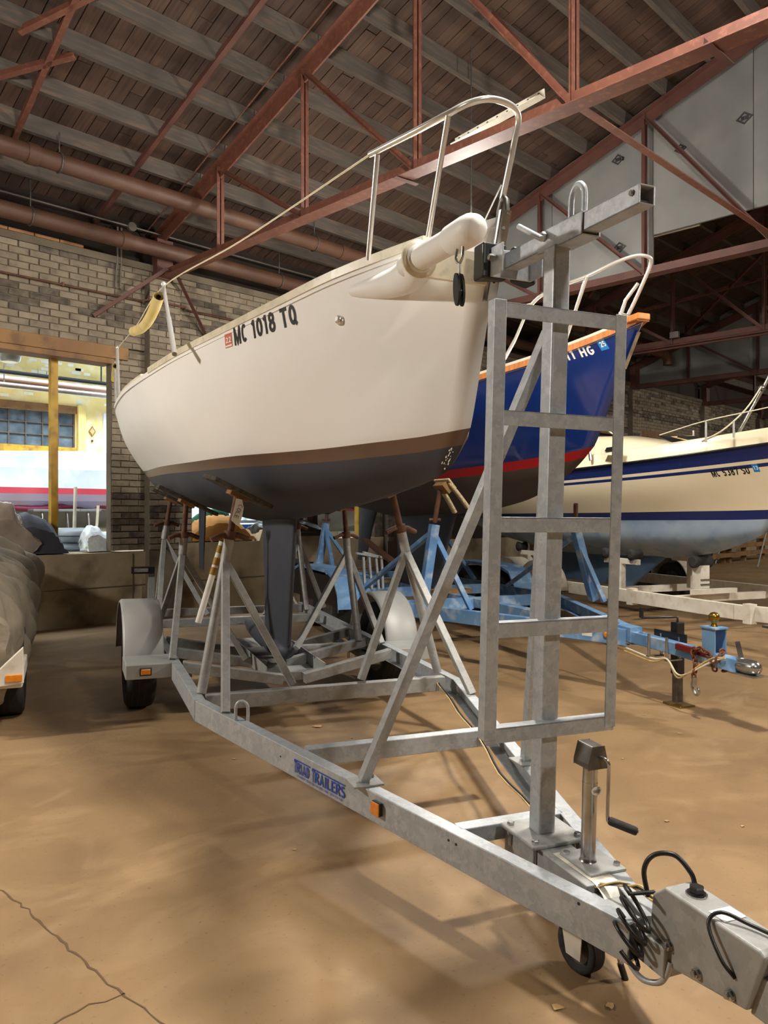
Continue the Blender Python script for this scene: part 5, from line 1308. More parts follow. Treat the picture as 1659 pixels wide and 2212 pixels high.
# carpeted pad saddle of the near stand
pc = tp + Vector((0, 0, .0)); al = Vector((0, 1, 0)); out = Vector((-.62, 0, -.78))
R = []
for k, (o_, dz) in enumerate(((-.24, .17), (-.13, .10), (-.06, .05), (0, .0), (.02, -.04), (.06, -.10))): pass
sdn = Vector((.66, 0, -.75)).normalized(); nr_ = Vector((.75, 0, .66)).normalized()
bevel(MB().plate([pc + nr_ * .01 + al * (sx * .09) + sdn * (sy * .045) for sx, sy in ((-1, -1), (1, -1), (1, 1), (-1, 1))], nr_ * .05).build('wood_block', 'lumber', t2), .004)
for s_, ln_ in ((-1, .25), (1, .30)):
    R = []
    for k in np.linspace(0, 1, 7):
        c = pc + nr_ * (.065 + .0 * k) + al * (s_ * (.085 + .05 * k)) + sdn * (ln_ * k - .03) - nr_ * (.02 * k * k)
        R.append([c + al * (s_ * -.02) + nr_ * .006, c + al * (s_ * .035) + nr_ * .006, c + al * (s_ * .04) - nr_ * .012, c + al * (s_ * -.02) - nr_ * .012])
    MB().grid(R, 0, True, True).build('carpet_flap', 'carpet_cream', t2)
MB().plate([pc + nr_ * .062 + al * (sx * .13) + sdn * (sy * .05 - .01) for sx, sy in ((-1, -1), (1, -1), (1, 1), (-1, 1))], nr_ * .014).build('carpet_top', 'carpet_cream', t2)

# ================================================================== CREAM SAILBOAT
TC = 5.0
MB3 = M_LV @ Matrix.Translation((TC, 0, 0)); I_B3 = MB3.inverted()
b3 = thing('sailboat', 'cream sailboat with navy stripes and low cabin at the right', 'sailboat', MB3)
S3 = [A(0, -2.97, 1.92), A(-.1, -3.14, 1.90), A(-.27, -3.42, 1.865), A(-.5, -3.92, 1.815), A(-.72, -4.55, 1.765), A(-.92, -5.4, 1.72), A(-1.05, -6.6, 1.68), A(-1.05, -7.8, 1.67), A(-.85, -8.9, 1.70)]
P3 = [A(0, -3.52, 1.165), A(-.09, -3.75, 1.155), A(-.2, -4.1, 1.148), A(-.36, -4.6, 1.142), A(-.55, -5.3, 1.135), A(-.74, -6.4, 1.13), A(-.78, -7.5, 1.13), A(-.66, -8.75, 1.16)]
K3 = [A(0, -3.62, 1.04), A(0, -3.85, .93), A(0, -4.3, .80), A(0, -4.9, .72), A(0, -5.8, .67), A(0, -7.0, .68), A(0, -7.8, .78), A(0, -8.6, 1.0)]
NV3 = 10
R3 = hull_rows(S3, P3, K3, 46, NV3, (0.72, 0.42), (0.56, 0.02), 0.05)
me3 = hull_mesh(R3, NV3, [(0, 2), (30, 1), (33, 0), (44, 1), (45, 0), (46, 1)], ['cream_hull', 'navy_stripe', 'pale_bottom'])
link('hull', me3, b3); BV3 = bvh_of(me3)
deck_mesh(R3, -.10, .06, .06).build('deck', 'cream_hull', b3)
for sd in (1, -1):
    mb = MB(); G = []
    for r in R3:
        s = r[-1]; G.append([Vector((sd * s[0], s[1], s[2] - .005)), Vector((sd * (s[0] * .965), s[1] + .03, s[2] + .13)), Vector((sd * (s[0] * .94), s[1] + .03, s[2] + .15)), Vector((sd * s[0] * .8, s[1], s[2] + .13))])
    mb.grid(G).build('bulwark', 'cream_hull', b3)
    mb = MB(); mb.tube([Vector((sd * (r[-1][0] - .008), r[-1][1], r[-1][2])) for r in R3], .012, 6).build('rub_rail', 'black_plastic', b3)
# cabin trunk
def ring(y, w, z, h): return [Vector((-w, y, z)), Vector((-w * .92, y, z + h * .6)), Vector((-w * .75, y, z + h)), Vector((0, y, z + h * 1.12)), Vector((w * .75, y, z + h)), Vector((w * .92, y, z + h * .6)), Vector((w, y, z))]
cabin = MB().grid([ring(4.55, .30, 1.9, .02), ring(4.9, .42, 1.89, .12), ring(5.5, .58, 1.87, .24), ring(6.2, .70, 1.86, .30), ring(7.4, .76, 1.85, .31), ring(7.42, .76, 1.85, .05)], 0, True)
cabin.build('cabin_trunk', 'cream_hull', b3)
def cab_patch(nm, y0, y1, z0, z1, m_, x=-.69):
    return MB().plate([(x - .012, y0, z0), (x - .03, y1, z0), (x + .025, y1, z1), (x + .035, y0, z1)], (-.012, 0, .002)).build(nm, m_, b3)
c0, c1 = bT(1, 1, 0), None
def on_b3(x, y, t): return hit(x, y, I_B3, 0, t)
p0 = on_b3(1420, 944, -.45); p1 = on_b3(1470, 963, -.45); p2 = on_b3(1530, 958, -.3); p3 = on_b3(1505, 944, -.3)
MB().plate([p0, p1, p2, p3], (-.008, 0, .012)).build('forward_window', 'black_plastic', b3)
MB().plate([on_b3(1450, 946, -.40), on_b3(1500, 960, -.36), on_b3(1526, 957, -.29), on_b3(1500, 944, -.30)], (-.010, 0, .016)).build('window_cover', 'leaf', b3)
mb = MB().plate([on_b3(x, y, -.90) for x, y in ((1297, 983), (1300, 966), (1312, 959), (1332, 958), (1332, 978), (1322, 983))], (.02, 0, 0)); mb.build('port_frame', 'gelcoat_rail', b3)
mb = MB().plate([on_b3(x, y, -.915) for x, y in ((1306, 975), (1310, 967), (1330, 964), (1329, 972))], (.01, 0, 0)); mb.build('port_glass', 'black_plastic', b3)
part_tube('genoa_winch', [on_b3(1276, 995, -.9), on_b3(1273, 972, -.9)], .018, 'zinc', b3)
# lifelines and stanchions
st_ = [((1525, 955), (1525, 908), -.62), ((1585, 945), (1585, 910), -.5), ((1498, 950), (1498, 930), -.3)]
for a, b, t in st_: part_tube('stanchion', [on_b3(*a, t), on_b3(*b, t)], .010, 'chrome', b3, 8)
part_tube('furled_mast_prop', [on_b3(1590, 945, -.15), on_b3(1620, 890, -.1), on_b3(1648, 840, -.05), on_b3(1700, 740, 0)], .018, 'zinc', b3)
MB().lathe([(.03, -.02), (.034, 0), (.03, .02)], on_b3(1646, 838, -.06), (1, 0, .3), 12).build('masthead_block', 'zinc', b3)
part_tube('lifeline', pv(catmull([on_b3(1425, 940, -.7), on_b3(1525, 909, -.62), on_b3(1659, 880, -.4), on_b3(1760, 850, -.2)], 4)), .006, 'rope', b3, 6)
part_tube('halyard', pv(catmull([on_b3(1515, 953, -.5), on_b3(1560, 930, -.4), on_b3(1610, 885, -.2), on_b3(1645, 835, -.08)], 5)), .008, 'rope', b3, 6)
part_tube('lifeline', [on_b3(1310, 928, -.85), on_b3(1335, 945, -.8)], .008, 'rope', b3, 6)
def on_h3(x, y):
    o = I_B3 @ CAMP; d = I_B3.to_3x3() @ wray(x, y); return BV3.ray_cast(o, d.normalized())[0]
g0, g1 = on_h3(1541, 1031), on_h3(1622, 1023)
wrap_text('registration_number', 'MC 5387 SU', BV3, g0.y, g0.z, g1.y, g1.z, .070, 'decal_black', b3, .015)
s0, s1 = on_h3(1630, 1020), on_h3(1643, 1019)
yst = wrap_patch('year_sticker', BV3, s0.y, s0.z, s1.y, s1.z, .075, 'decal_sky', b3)
wrap_text('sticker_number', '13', BV3, s0.y * .85 + s1.y * .15, s0.z + .022, s0.y * .15 + s1.y * .85, s1.z + .02, .035, 'decal_white', yst, .03, 0, lift=.004)
foil(MB(), [(4.8, 8.0, .86, .12, 0), (5.05, 7.3, .68, .10, 0), (5.4, 7.15, .45, .085, 0), (5.55, 7.1, .33, .06, 0)]).build('keel', 'keel_blue', b3)
# its trailer
t3 = thing('boat_trailer', 'white steel boat trailer with roller bunks under the cream sailboat', 'boat trailer', MB3)
for sd in (-1, 1):
    pts = resample(catmull([(sd * .86, 8.6, .42), (sd * .86, 6, .42), (sd * .86, 4.6, .42), (sd * .84, 3.8, .42), (sd * .70, 3.0, .42), (sd * .45, 2.2, .42), (sd * .1, 1.5, .42)], 6), 16) if sd == 1 else [(-.86, 8.6, .42), (-.86, 3.2, .42), (-.6, 2.2, .42), (-.1, 1.5, .42)]
    for p, q in zip(pts, pts[1:]): bevel(MB().beam(p, q, .06, .13, drop=1.0).build('frame_rail', 'trailer_white', t3), .003)
for a in (4.4, 5.4, 7.2): bevel(MB().beam((-.84, a, .36), (.84, a, .36), .06, .08, drop=1.0).build('cross_member', 'trailer_white', t3), .003)
MB().beam((-.3, 4.3, .4), (.3, 4.3, .4), .05, .05).build('cross_brace', 'trailer_white', t3)
for sd in (-1, 1):
    for a in (5.95, 6.58):
        wheel(t3, (sd * 1.02, a, .29), .29, .19)
        fender(t3, (sd * 1.02, a, .30), .36, .24, 'trailer_white', .05, math.pi - .05)
        MB().plate([Vector((sd * 1.02 + (.12 if sd > 0 else -.12), a - math.cos(q) * .355, .30 + math.sin(q) * .355)) for q in np.linspace(.1, math.pi - .1, 12)], (.004, 0, 0)).build('fender_side', 'trailer_white', t3)
def roller(a, x, z):
    MB().box(x - .03, x + .03, a - .03, a + .03, .34, z - .08).build('bunk_post', 'trailer_white', t3)
    bevel(MB().beam((x, a - .28, z - .06), (x, a + .28, z - .06), .05, .06).build('bunk_bar', 'trailer_white', t3), .003)
    for d in (-.22, .22): MB().lathe([(.03, -.07), (.065, -.06), (.045, 0), (.065, .06), (.03, .07)], (x, a + d, z + .02), (1, 0, 0), 14).build('roller', 'rubber', t3)
for x in (-.5, .5): roller(5.15, x, .74); roller(7.0, x, .74)
MB().box(-.06, .06, 4.42, 4.54, .30, .66).build('keel_post', 'trailer_white', t3); MB().lathe([(.05, -.12), (.07, -.11), (.05, 0), (.07, .11), (.05, .12)], (0, 4.48, .70), (1, 0, 0), 14).build('roller', 'rubber', t3)
for k in range(4): MB().tube([(-.07, 4.41, .36 + k * .05), (.07, 4.41, .36 + k * .05)], .008, 6).build('strap_band', 'zinc', t3)
for a in (3.05, 4.55): MB().box(-.90, -.82, a - .04, a + .04, .27, .44).build('rail_clamp', 'trailer_white', t3)
MB().plate([(-1.0, 2.8, .28), (-.75, 2.8, .28), (-.72, 2.2, .26), (-1.0, 2.2, .26)], (0, 0, .02)).build('step_plate', 'steel_dark', t3)

# ================================================================== COVERED TRAILER AT THE LEFT EDGE
cv = thing('covered_trailer', 'small boat on a white trailer under a crumpled grey tarpaulin at left edge', 'covered boat', M_LV)
mb = MB(); R = []; rd = random.Random(11)
prof = [(-1.62, .12), (-1.53, .18), (-1.475, .33), (-1.47, .46), (-1.48, .60), (-1.50, .70), (-1.56, .80), (-1.66, .875), (-1.80, .95), (-2.1, 1.0), (-2.5, 1.02), (-3.0, .95), (-3.4, .7), (-3.45, .3)]
from mathutils import noise as mno
prof = [tuple(q) for q in resample([np.array(q, float) for q in prof], 40)]
for i, a in enumerate(np.linspace(2.78, 6.3, 110)):
    r = []; f = min(1.0, .66 + .34 * ((a - 2.78) / .5) ** .6)
    for j, (x, z) in enumerate(prof):
        n1 = abs(mno.noise(Vector((a * 7 + z * 3.5, z * 2.4, x * 1.8)))); n2 = abs(mno.noise(Vector((a * 11 - z * 3, z * 7, x * 4 + 5)))); n3 = mno.noise(Vector((a * 2, z * 2, x)))
        wv = .19 * (n1 - .2) + .075 * (n2 - .2) + .05 * n3
        zz = .30 + (z - .30) * f if z > .3 else z + .03 * math.sin(9 * a)
        out = 1 if j < 26 else .3
        r.append(Vector((x - .085 + wv * out * .8, a + wv * .4, zz + wv * .7)))
    R.append(r)
o = mb.grid(R, 0, True).add(R[0], [tuple(range(len(R[0])))], 0, True).build('tarpaulin', 'tarp_grey', cv)
sm = o.modifiers.new('smooth', 'SUBSURF'); sm.levels = 1; sm.render_levels = 1
bevel(MB().box(-1.9, -1.52, 2.74, 3.6, .27, .36).build('frame_rail', 'trailer_white', cv), .01)
bevel(MB().plate([(-1.9, 2.70, .27), (-1.512, 2.70, .30), (-1.512, 2.70, .40), (-1.515, 2.70, .50), (-1.66, 2.70, .36), (-1.9, 2.70, .32)], (0, .03, 0)).build('mudguard_apron', 'trailer_white', cv), .006)
bevel(MB().box(-1.60, -1.52, 2.69, 2.702, .315, .352).build('marker_lens', 'amber', cv), .003)
wheel(cv, (-1.62, 3.33, .27), .27, .175)
wheel(cv, (-3.2, 3.33, .27), .27, .175)
MB().tube([(-3.1, 3.33, .27), (-1.7, 3.33, .27)], .03, 10).build('axle', 'steel_dark', cv)

# ================================================================== NEIGHBOURING BAY
BAY = 18.0
o = MB().box(-6, 16, WALL + .42, BAY + .4, -.15, .25).build('floor_bay', 'concrete', kind='structure'); o['label'] = 'pale concrete floor of the neighbouring bay'
yw = structure('wall_bay', 'yellow brick wall of the neighbouring bay with flaking paint')
# window in the yellow wall
fa, fb = wY(-20, 880, BAY), wY(163, 965, BAY)
wx1 = fb.x; z_top = wY(150, 893, BAY).z; z_bot = wY(150, 967, BAY).z; wx0 = wx1 - 7.4
mb = MB(); mb.box(-6, wx0, BAY, BAY + .3, .25, 5.6); mb.box(wx1, 16, BAY, BAY + .3, .25, 5.6); mb.box(wx0, wx1, BAY, BAY + .3, .25, z_bot); mb.box(wx0, wx1, BAY, BAY + .3, z_top, 5.6)
mb.build('wall_face', 'yellow_wall', yw)
wn = structure('window_1', 'many-paned steel window in the yellow brick wall')
NC, NR = 20, 3; cw_, ch_ = (wx1 - wx0) / NC, (z_top - z_bot) / NR
for i in range(NC):
    for j in range(NR):
        MB().box(wx0 + i * cw_ + .012, wx0 + (i + 1) * cw_ - .012, BAY + .08, BAY + .09, z_bot + j * ch_ + .012, z_bot + (j + 1) * ch_ - .012).build('pane', 'pane', wn)
for i in range(NC + 1):
    w_ = .035 if (NC - i) % 5 == 0 else .012
    MB().box(wx0 + i * cw_ - w_, wx0 + i * cw_ + w_, BAY + .04, BAY + .10, z_bot, z_top).build('mullion', 'pane_frame', wn)
for j in range(NR + 1): MB().box(wx0, wx1, BAY + .045, BAY + .10, z_bot + j * ch_ - .012, z_bot + j * ch_ + .012).build('glazing_bar', 'pane_frame', wn)
MB().box(wx0 - .2, wx1 + .12, BAY - .06, BAY + .02, z_bot - .16, z_bot).build('sill', 'yellow_paint', wn); MB().box(wx0 - .2, wx1 + .12, BAY - .05, BAY + .02, z_top, z_top + .17).build('head', 'lintel', wn)
MB().box(wx1 + .02, wx1 + .2, BAY - .12, BAY, .25, z_top + .2).build('jamb', 'yellow_brick', wn)
# flaked white bricks
rd = random.Random(5); mb = MB()
for k in range(210):
    x = rd.uniform(wx1 - 6.5, wx1 + .2); z = z_top + .25 + rd.randrange(0, 11) * .085
    if rd.random() < (z - z_top) * .5 + .1 or x < wx1 - 2: mb.box(x, x + rd.uniform(.12, .22), BAY - .006, BAY, z, z + .06)
mb.build('flaked_bricks', 'white_brick', yw, kind='stuff')
for k in range(14):
    x = wx1 + rd.uniform(.4, 1.3); z = rd.uniform(z_bot + 1.0, z_top + .9); MB().box(x, x + .2, BAY - .006, BAY, z, z + .055).build('flaked_brick', 'white_brick', yw)
pq = wY(199, 932, BAY - .02)
mb = MB().plate([pq + Vector((dx * .09, 0, dz * .13)) for dx, dz in ((-1, 0), (0, 1), (1, 0), (0, -1))], (0, -.01, 0)); mb.build('placard', 'lintel', yw)
mb = MB().plate([pq + Vector((dx * .06, -.012, dz * .09)) for dx, dz in ((-1, 0), (0, 1), (1, 0), (0, -1))], (0, -.004, 0)); mb.build('placard_face', 'leaf', yw)
MB().box(pq.x - .025, pq.x + .025, pq.y - .01, pq.y + .0, pq.z - .25, pq.z - .2).build('wall_tag', 'ink', yw)
dx0 = wY(222, 900, BAY).x; dz1 = wY(228, 893, BAY).z
dr = MB().box(dx0, dx0 + 3, BAY - .04, BAY, .25, dz1).build('door_1', 'bay_white', kind='structure'); dr['label'] = 'pale blue-white door panel in the yellow wall'
# upper wall, roof, roof beams
z_s = wY(100, 850, BAY).z
rb = structure('ceiling_bay', 'white boarded roof of the neighbouring bay with steel beams')
MB().box(-6, 16, BAY - .5, BAY + .3, z_s + .02, z_s + .22).build('crane_ledge', 'bay_white', rb)
MB().box(-6, 16, WALL + .42, BAY + .3, 5.6, 5.75).build('roof_boards', 'bay_white', rb)
for a in (10.2, 14.4, 17.2): MB().box(-6, 16, a - .06, a + .06, 5.3, 5.6).build('roof_beam', 'steel_dark', rb)
for x in (-2, 2, 6, 10):
    MB().tube([(x, 10, 5.3), (x + .9, 12.3, 4.75), (x, 14.4, 5.3)], .05, 8).build('roof_strut', 'bay_white', rb)
    MB().tube([(x + .9, 12.3, 4.75), (x + 2.2, 12.3, 5.3)], .05, 8).build('roof_strut', 'bay_white', rb)
for nm, x0, x1 in (('wall_bay_west', -6.3, -6), ('wall_bay_east', 16, 16.3)):
    o = MB().box(x0, x1, WALL + .42, BAY + .3, 0, 5.75).build(nm, 'bay_white', kind='structure'); o['label'] = 'white end wall of the neighbouring bay'
def bay_pipe(lab, y0, a, r, m_):
    p = wY(120, y0, a); t = thing('bay_pipe', lab, 'pipe'); MB().tube([(-6, a, p.z), (16, a, p.z)], r, 10).build('pipe', m_, t)
    for x in np.arange(-4, 15, 2.4): MB().tube([(x, a, p.z + r), (x, a, 5.6)], .012, 6).build('hanger', 'steel_dark', t)
bay_pipe('thin black pipe across the window opening view, in the bay', 816, 12.0, .03, 'ink')
bay_pipe('pinkish pipe along the yellow wall of the bay', 833, 16.6, .09, 'pipe_brown')
bay_pipe('lower dark pipe along the yellow wall of the bay', 843, 16.3, .05, 'pane_frame')
fh = wY(20, 762, 10.4); lf = thing('bay_lamp', 'grey bell-shaped lamp hanging in the bay behind the opening', 'lamp')
MB().lathe([(.10, 0), (.13, .02), (.17, .26), (.05, .27)], (fh.x, 10.4, fh.z - .12), (0, 0, 1), 16).build('shade', 'lamp_shade', lf); MB().tube([(fh.x, 10.4, fh.z + .1), (fh.x, 10.4, 5.6)], .012, 6).build('stem', 'steel_dark', lf)

# wrapped boat in the bay
sb = thing('wrapped_boat', 'boat with red stripe shrouded in white plastic film in the neighbouring bay', 'wrapped boat')
YB = 12.2
def bw(x, y): return wY(x, y, YB)
zt_, zm_, zr1, zr0, zb_ = bw(120, 975).z, bw(120, 1010).z, bw(120, 1054).z, bw(120, 1067).z, bw(120, 1097).z
mb = MB(); R = []; rd = random.Random(9)
xs = np.linspace(-1.5, 12.5, 90)
for i, x in enumerate(xs):
    e = min(1, (x + 1.9) / 2.5) * min(1, (13.2 - x) / 2.5); f = .02 * math.sin(x * 9) + .012 * math.sin(x * 23) + .02 * math.sin(x * 3.1)
    dz = .05 * math.sin(x * 1.1 + 1)
    R.append([Vector((x, YB + .9, zt_ + .05 + dz)), Vector((x, YB + .25, zt_ + dz + f * .4)), Vector((x, YB + .16 + f, zm_ + dz * .5)), Vector((x, YB + .02 + f * .6, zm_ - .02)), Vector((x, YB + f * .3, zr1)), Vector((x, YB + f * .3, zr0)), Vector((x, YB + .05 + f * .5, (zr0 + zb_) / 2)), Vector((x, YB + .18 + f, zb_ + .04 * math.sin(x * 4) + rd.uniform(-.015, .015)))])
n_ = len(R[0])
for j, m_ in enumerate((0, 0, 0, 0, 1, 2, 2)):
    mb.grid([[r[j], r[j + 1]] for r in R], m_, True)
o = mb.build('film_shroud', ['film_white', 'hull_red', 'hull_lilac'], sb); 
mb = MB(); R = []
for i, x in enumerate(xs[::3]):
    R.append([Vector((x, YB + .15, zb_ + .10)), Vector((x, YB + .3, zb_ - .12)), Vector((x, YB + .7, zb_ - .32)), Vector((x, YB + 1.3, zb_ - .42)), Vector((x, YB + 2.2, zb_ - .32)), Vector((x, YB + 2.5, zb_ + .1))])
mb.grid(R).build('hull', 'hull_grey', sb)
mb = MB(); mb.tube([Vector((x, YB + .17 + .02 * math.sin(x * 5), zb_ + .02 + .03 * math.sin(x * 3.7))) for x in xs], .05, 7); mb.build('rolled_skirt', 'hull_maroon', sb)
k0, k1 = bw(38, 1098), bw(98, 1140)
MB().plate([(k0.x - .2, YB + .5, zb_ - .05), (k1.x, YB + .5, zb_ - .05), (k1.x - .25, YB + .5, .62), (k0.x, YB + .5, .62)], (0, .5, 0)).build('keel', 'hull_maroon', sb)
for ln_ in ((0, .0), (1.5, .2)): pass
def bay_stand(px_x, lab):
    p = wY(px_x, 1100, YB - .1); t = thing('boat_stand', lab, 'boat stand', group='blue-grey stands under the wrapped boat')
    MB().tube([(p.x, p.y, .55), (p.x, p.y + .1, zb_ - .05)], .025, 8).build('screw', 'zinc', t)
    for dx, dy in ((-.22, -.25), (.22, -.25), (0, .3)): MB().tube([(p.x, p.y, .75), (p.x + dx, p.y + dy, .26)], .03, 8).build('leg', 'tarp_navy', t)
    bevel(MB().box(p.x - .17, p.x + .17, p.y - .02, p.y + .25, zb_ - .06, zb_ - .02).build('pad', 'hull_grey', t), .01)
bay_stand(196, 'grey stand with flat pad right of the yellow post'); bay_stand(96, 'dark stand left of the yellow post'); bay_stand(150, 'dark tripod stand just right of the yellow post')
for i, (x, y0, y1, lab) in enumerate(((163, 1052, 1172, 'thin cream pole standing in front of the wrapped boat'), (212, 1092, 1142, 'leaning cream pole under the wrapped boat'))):
    p, q = wY(x, y0, 9.6 if i == 0 else 11.6), wY(x - (4 if i == 0 else 10), y1, 9.6 if i == 0 else 11.6); q.z = .70 if i == 0 else .26; MB().tube([p, q], .022, 8).build('pole', 'steel_white', label=lab, cat='pole')

# things lying on the sill of the large opening
def sill_ring(nm, c, rx, ry, r, m_, par): 
    return MB().tube([Vector(c) + Vector((math.cos(q) * rx, math.sin(q) * ry, 0)) for q in np.linspace(0, 2 * math.pi, 25)[:-1]], r, 12, closed=True).build(nm, m_, par)
tc1 = wY(153, 1165, 9.35); tc2 = wY(153, 1150, 9.35)
table = wY(170, 1192, 9.2)
wk = thing('aluminium_dock', 'silver metal platform just behind the window sill', 'platform')
MB().box(2.9, 5.0, 8.72, 9.9, .60, .70).build('deck', 'diamond_plate', wk); MB().box(2.9, 5.0, 8.70, 8.74, .56, .74).build('edge_rail', 'galv', wk)
for x in (3.0, 4.9):
    for y in (8.8, 9.8): MB().tube([(x, y, .25), (x, y, .60)], .03, 8).build('leg', 'galv', wk)
for k, (c, lab) in enumerate(((tc1, 'lower grey inflatable ring stacked behind the sill'), (tc2, 'upper grey inflatable ring tied with cord behind the sill'))):
    t = thing('inflatable_ring', lab, 'inflatable ring', group='grey inflatable rings'); z = .70 + .085 + k * .165
    sill_ring('tube', (c.x, 9.3, z), .22, .32, .085, 'tube_grey', t); sill_ring('seam', (c.x, 9.3, z), .307, .407, .006, 'ink', t)
from mathutils import noise as mnoise
def crumple(name, lab, cat, pts, base, m_, seed, amp, ln=None, rows=26):
    """a draped heap: outline points (x along wall, z) swept in depth with sharp folds"""
    y0, y1 = base; mb = MB(); R = []; P = resample([np.array(p, float) for p in pts], 54)
    zlo = min(p[1] for p in P); off = Vector((seed * 7.3, seed * 3.1, 0))
    for i in range(rows):
        f = i / (rows - 1); y = y0 + (y1 - y0) * f; s = math.sin(math.pi * (0.14 + .78 * f)) ** .5; r = []
        for j, p in enumerate(P):
            c = Vector((p[0] * 7, p[1] * 7, f * 2.2)) + off
            w_ = amp * 4.5 * (abs(mnoise.noise(c)) - .22) + amp * 2 * (abs(mnoise.noise(c * 2.3)) - .2)
            h = (p[1] - zlo) * s
            r.append(Vector((p[0] + w_ * .7, y + w_ * .6, zlo + .004 + max(0, h + w_ * min(1, h / .06)))))
        R.append(r)
    mb.grid(R, 0, True); mb.add(R[0], [tuple(range(len(R[0])))], 0, True); mb.add(R[-1], [tuple(range(len(R[-1])))], 0, True)
    return mb.build(name, m_, label=lab, cat=cat)
def wo(pts, a): return [(wY(x, y, a).x, wY(x, y, a).z) for x, y in pts]
SZ = .785
def onsill(pts, a): 
    q = wo(pts, a); m_ = min(z for x, z in q); return [(x, z - m_ + SZ) for x, z in q]
crumple('white_sack', 'crumpled white plastic sack on the sill beside the brick jamb', 'sack', [(x, z) for x, z in onsill([(180, 1198), (178, 1158), (186, 1146), (205, 1148), (222, 1160), (244, 1178), (246, 1190), (236, 1198)], 8.5)], (8.36, 8.6), 'bag_white', 3, .012)
crumple('dark_tarp', 'dark folded tarpaulin sloping down the sill left of the yellow post', 'tarp', onsill([(40, 1204), (36, 1120), (50, 1112), (80, 1124), (100, 1132), (112, 1150), (124, 1180), (137, 1202)], 8.42), (8.26, 8.55), 'tarp_navy', 5, .010)
crumple('clear_plastic_sack', 'translucent plastic sheet bundled over dark gear on the sill', 'plastic sheet', onsill([(-60, 1210), (-50, 1110), (-10, 1092), (20, 1096), (36, 1120), (60, 1150), (84, 1172), (70, 1196), (58, 1210)], 8.34), (8.24, 8.50), 'film_clear', 8, .012)
crumple('cloth_bundle', 'black cloth bundle on top of the sill pile', 'cloth', onsill([(-50, 1112), (-40, 1090), (0, 1080), (24, 1082), (34, 1096), (36, 1112)], 8.5), (8.50, 8.7), 'tarp_navy', 2, .006)
MB().box(wY(-40, 1200, 8.28).x, wY(60, 1200, 8.28).x, 8.235, 8.33, .785, .825).build('sill_board', 'lumber', label='short board lying on the sill under the plastic sheet', cat='board')
# second opening: cloths on the sill, a car in the bay
crumple('orange_cloth', 'orange-brown tarp heap with dark hollow on the second sill', 'tarp', [(5.0, .87), (5.02, 1.0), (5.15, 1.12), (5.4, 1.2), (5.6, 1.18), (5.75, 1.05), (5.9, .93), (5.95, .87)], (8.27, 8.58), 'orange_cloth', 4, .012)
crumple('green_cloth', 'dark green sheet folded behind the orange tarp heap', 'sheet', [(4.99, .87), (5.05, 1.06), (5.25, 1.2), (5.5, 1.27), (5.7, 1.23), (5.75, .87)], (8.50, 8.64), 'green_cloth', 6, .006)
car = thing('parked_boat_car', 'pale vehicle with wide windshield in the bay behind the keel', 'vehicle')
cp0 = wY(535, 1140, 10.6)
bevel(MB().box(cp0.x - .8, cp0.x + 1.2, 10.5, 12.0, .35, 1.05).build('body', 'car_body', car), .06, 3)
bevel(MB().plate([(cp0.x - .6, 10.62, 1.05), (cp0.x + 1.0, 10.62, 1.05), (cp0.x + .85, 11.0, 1.5), (cp0.x - .45, 11.0, 1.5)], (0, .8, 0)).build('cab', 'car_body', car), .05, 3)
MB().plate([(cp0.x - .48, 10.60, 1.09), (cp0.x + .88, 10.60, 1.09), (cp0.x + .76, 10.95, 1.44), (cp0.x - .36, 10.95, 1.44)], (0, -.01, .004)).build('windshield', 'car_glass', car)
MB().box(cp0.x - .8, cp0.x + 1.2, 10.47, 10.5, .92, 1.03).build('blue_band', 'car_blue', car); MB().box(cp0.x - .8, cp0.x + 1.2, 10.47, 10.5, .89, .92).build('red_band', 'red_lens', car)
for x in (cp0.x - .5, cp0.x + .9): wheel(car, (x, 11.3, .52), .27, .18, (0, 1, 0))
wb2 = thing('wrapped_boat', 'white film-wrapped boat seen through the opening behind the keel', 'wrapped boat')
mb = MB(); R = []
for x in np.linspace(7.8, 15, 34):
    f = .05 * math.sin(x * 7) + .03 * math.sin(x * 17)
    R.append([Vector((x, 16.6, 3.2)), Vector((x, 15.3 + f, 3.1 + f)), Vector((x, 14.95 + f, 2.2)), Vector((x, 15.05, 1.3 + f)), Vector((x, 16.0, .7)), Vector((x, 17.1, 1.3))])
mb.grid(R).build('film_shroud', 'film_white', wb2)
MB().box(8.5, 11, 15.8, 16.2, .26, .9).build('keel', 'hull_grey', wb2)
# boards standing in the second opening
for i, (x0, x1, m_, lab) in enumerate(((637, 644, 'steel_white', 'pale upright board in the opening right of the keel'), (646, 653, 'dark_wood', 'dark upright board in the opening right of the keel'), (662, 674, 'pipe_brown', 'red-brown upright board in the opening right of the keel'), (676, 684, 'dark_wood', 'second dark upright board beside the red-brown one'))):
    a, b = wY(x0, 1120, 8.36).x, wY(x1, 1120, 8.36).x; MB().box(a, b, 8.34, 8.40, .86 if a > 7.1 else 1.03, 2.86).build('upright_board', m_, label=lab, cat='board')
crumple('black_sheet', 'black plastic sheet draped over the broken wall stub', 'plastic sheet', [(5.98, .90), (6.0, 1.06), (6.3, 1.16), (6.75, 1.13), (7.05, 1.0), (7.12, .9)], (8.215, 8.6), 'black_sheet', 12, .012)

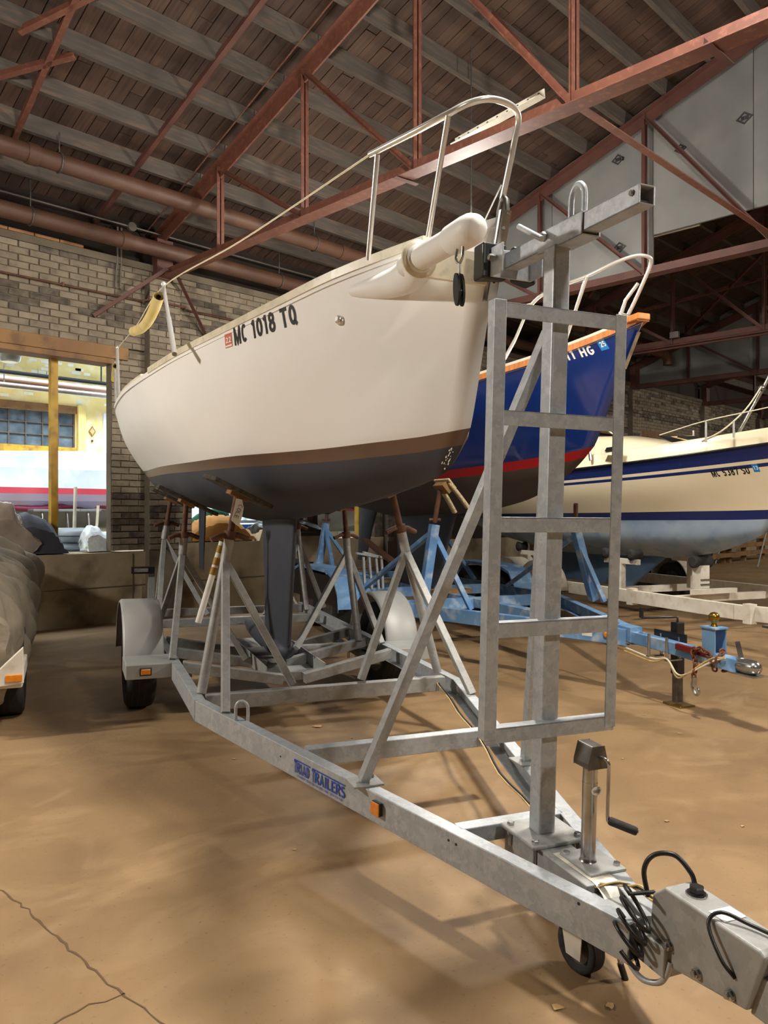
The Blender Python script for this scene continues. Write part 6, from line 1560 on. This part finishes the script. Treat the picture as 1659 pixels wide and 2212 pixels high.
# ================================================================== CLUTTER BEHIND THE BOATS
# step ladder lying against the blue trailer
sl = thing('step_ladder', 'aluminium step ladder with orange feet standing beside the blue trailer', 'ladder', M_LV)
def lp_(x, y): return lL(x, y, 5.2)
for (a, b) in (((797, 1200), (803, 1262)), ((812, 1205), (818, 1266)), ((824, 1206), (827, 1268)), ((785, 1203), (788, 1262))):
    p, q = lp_(*a), lp_(*b); bevel(MB().beam(p, (q.x, q.y, .47), .022, .03, (0, 1, 0)).build('upright', 'galv', sl), .002)
for (a, b) in (((770, 1195), (815, 1203)), ((785, 1193), (832, 1206))):
    p, q = lp_(*a), lp_(*b); bevel(MB().beam(p, q, .05, .02).build('top_tread', 'galv', sl), .002); bevel(MB().beam(q, q + (q - p).normalized() * .02, .055, .025).build('end_cap', 'chain_rust', sl), .002)
bb = MB().beam(lL(788, 1166, 5.6), lL(852, 1216, 5.0), .07, .03).build('leaning_plank', 'pipe_brown', label='orange-brown plank sloping down between the two trailers', cat='plank', mw=M_LV)
# tread-plate toolbox by the wall
bp = wY(645, 1232, 7.75)
tb = thing('toolbox', 'tread-plate aluminium box on a white stand right of the keel', 'toolbox')
bevel(MB().box(bp.x - .26, bp.x + .24, 7.7, 8.0, bp.z - .07, bp.z + .05).build('body', 'diamond_plate', tb), .006)
MB().box(bp.x - .26, bp.x + .22, 7.72, 7.98, bp.z + .06, bp.z + .10).build('lid', 'black_plastic', tb)
MB().box(bp.x - .1, bp.x + .1, 7.74, 7.96, bp.z + .10, bp.z + .15).build('handle_block', 'steel_dark', tb)
for x in (-.2, .18): bevel(MB().beam((bp.x + x, 7.85, bp.z - .07), (bp.x + x + .12, 7.6, 0), .04, .03).build('leg', 'trailer_white', tb), .002)
pole = thing('striped_pole', 'white pole with yellow bands leaning behind the front stand', 'pole', M_TR)
q0, q1 = tL(480, 1170, 2.6), tL(428, 1345, 2.6)
MB().tube([q0, q1], .018, 10).build('shaft', 'paper', pole)
for f in (.05, .2, .32): MB().tube([q0.lerp(q1, f), q0.lerp(q1, f + .09)], .0195, 10).build('band', 'yellow_paint', pole)
# lumber racks far right
for i, (x, y, n_, lab) in enumerate(((1610, 1212, 3, 'timber rack by the far wall under the cream bow'), (1530, 1222, 2, 'second timber rack left of the first by the far wall'))):
    g = wZ(x, y, 0); rk = thing('timber_rack', lab, 'timber rack')
    for k in range(n_): MB().box(g.x - 1.4, g.x + 1.6, g.y - .05, g.y + .05, .15 + k * .2, .25 + k * .2).build('beam', 'lumber', rk)
    for dx in (-1.2, 0.1, 1.4): MB().box(g.x + dx, g.x + dx + .1, g.y + .05, g.y + .15, 0, .2 + n_ * .2).build('post', 'lumber', rk)
for i, (x0, y0, x1, y1) in enumerate(((1545, 1218, 1556, 1180), (1580, 1200, 1600, 1160), (1636, 1225, 1655, 1150))):
    p = wZ(x0, y0, 0.02); q = wX(x1, y1, p.x + .3); MB().tube([p, q], .02, 8).build('leaning_pipe', 'galv_dull', label=['short', 'middle', 'longest'][i] + ' grey pipe leaning beside the timber racks', cat='pipe')
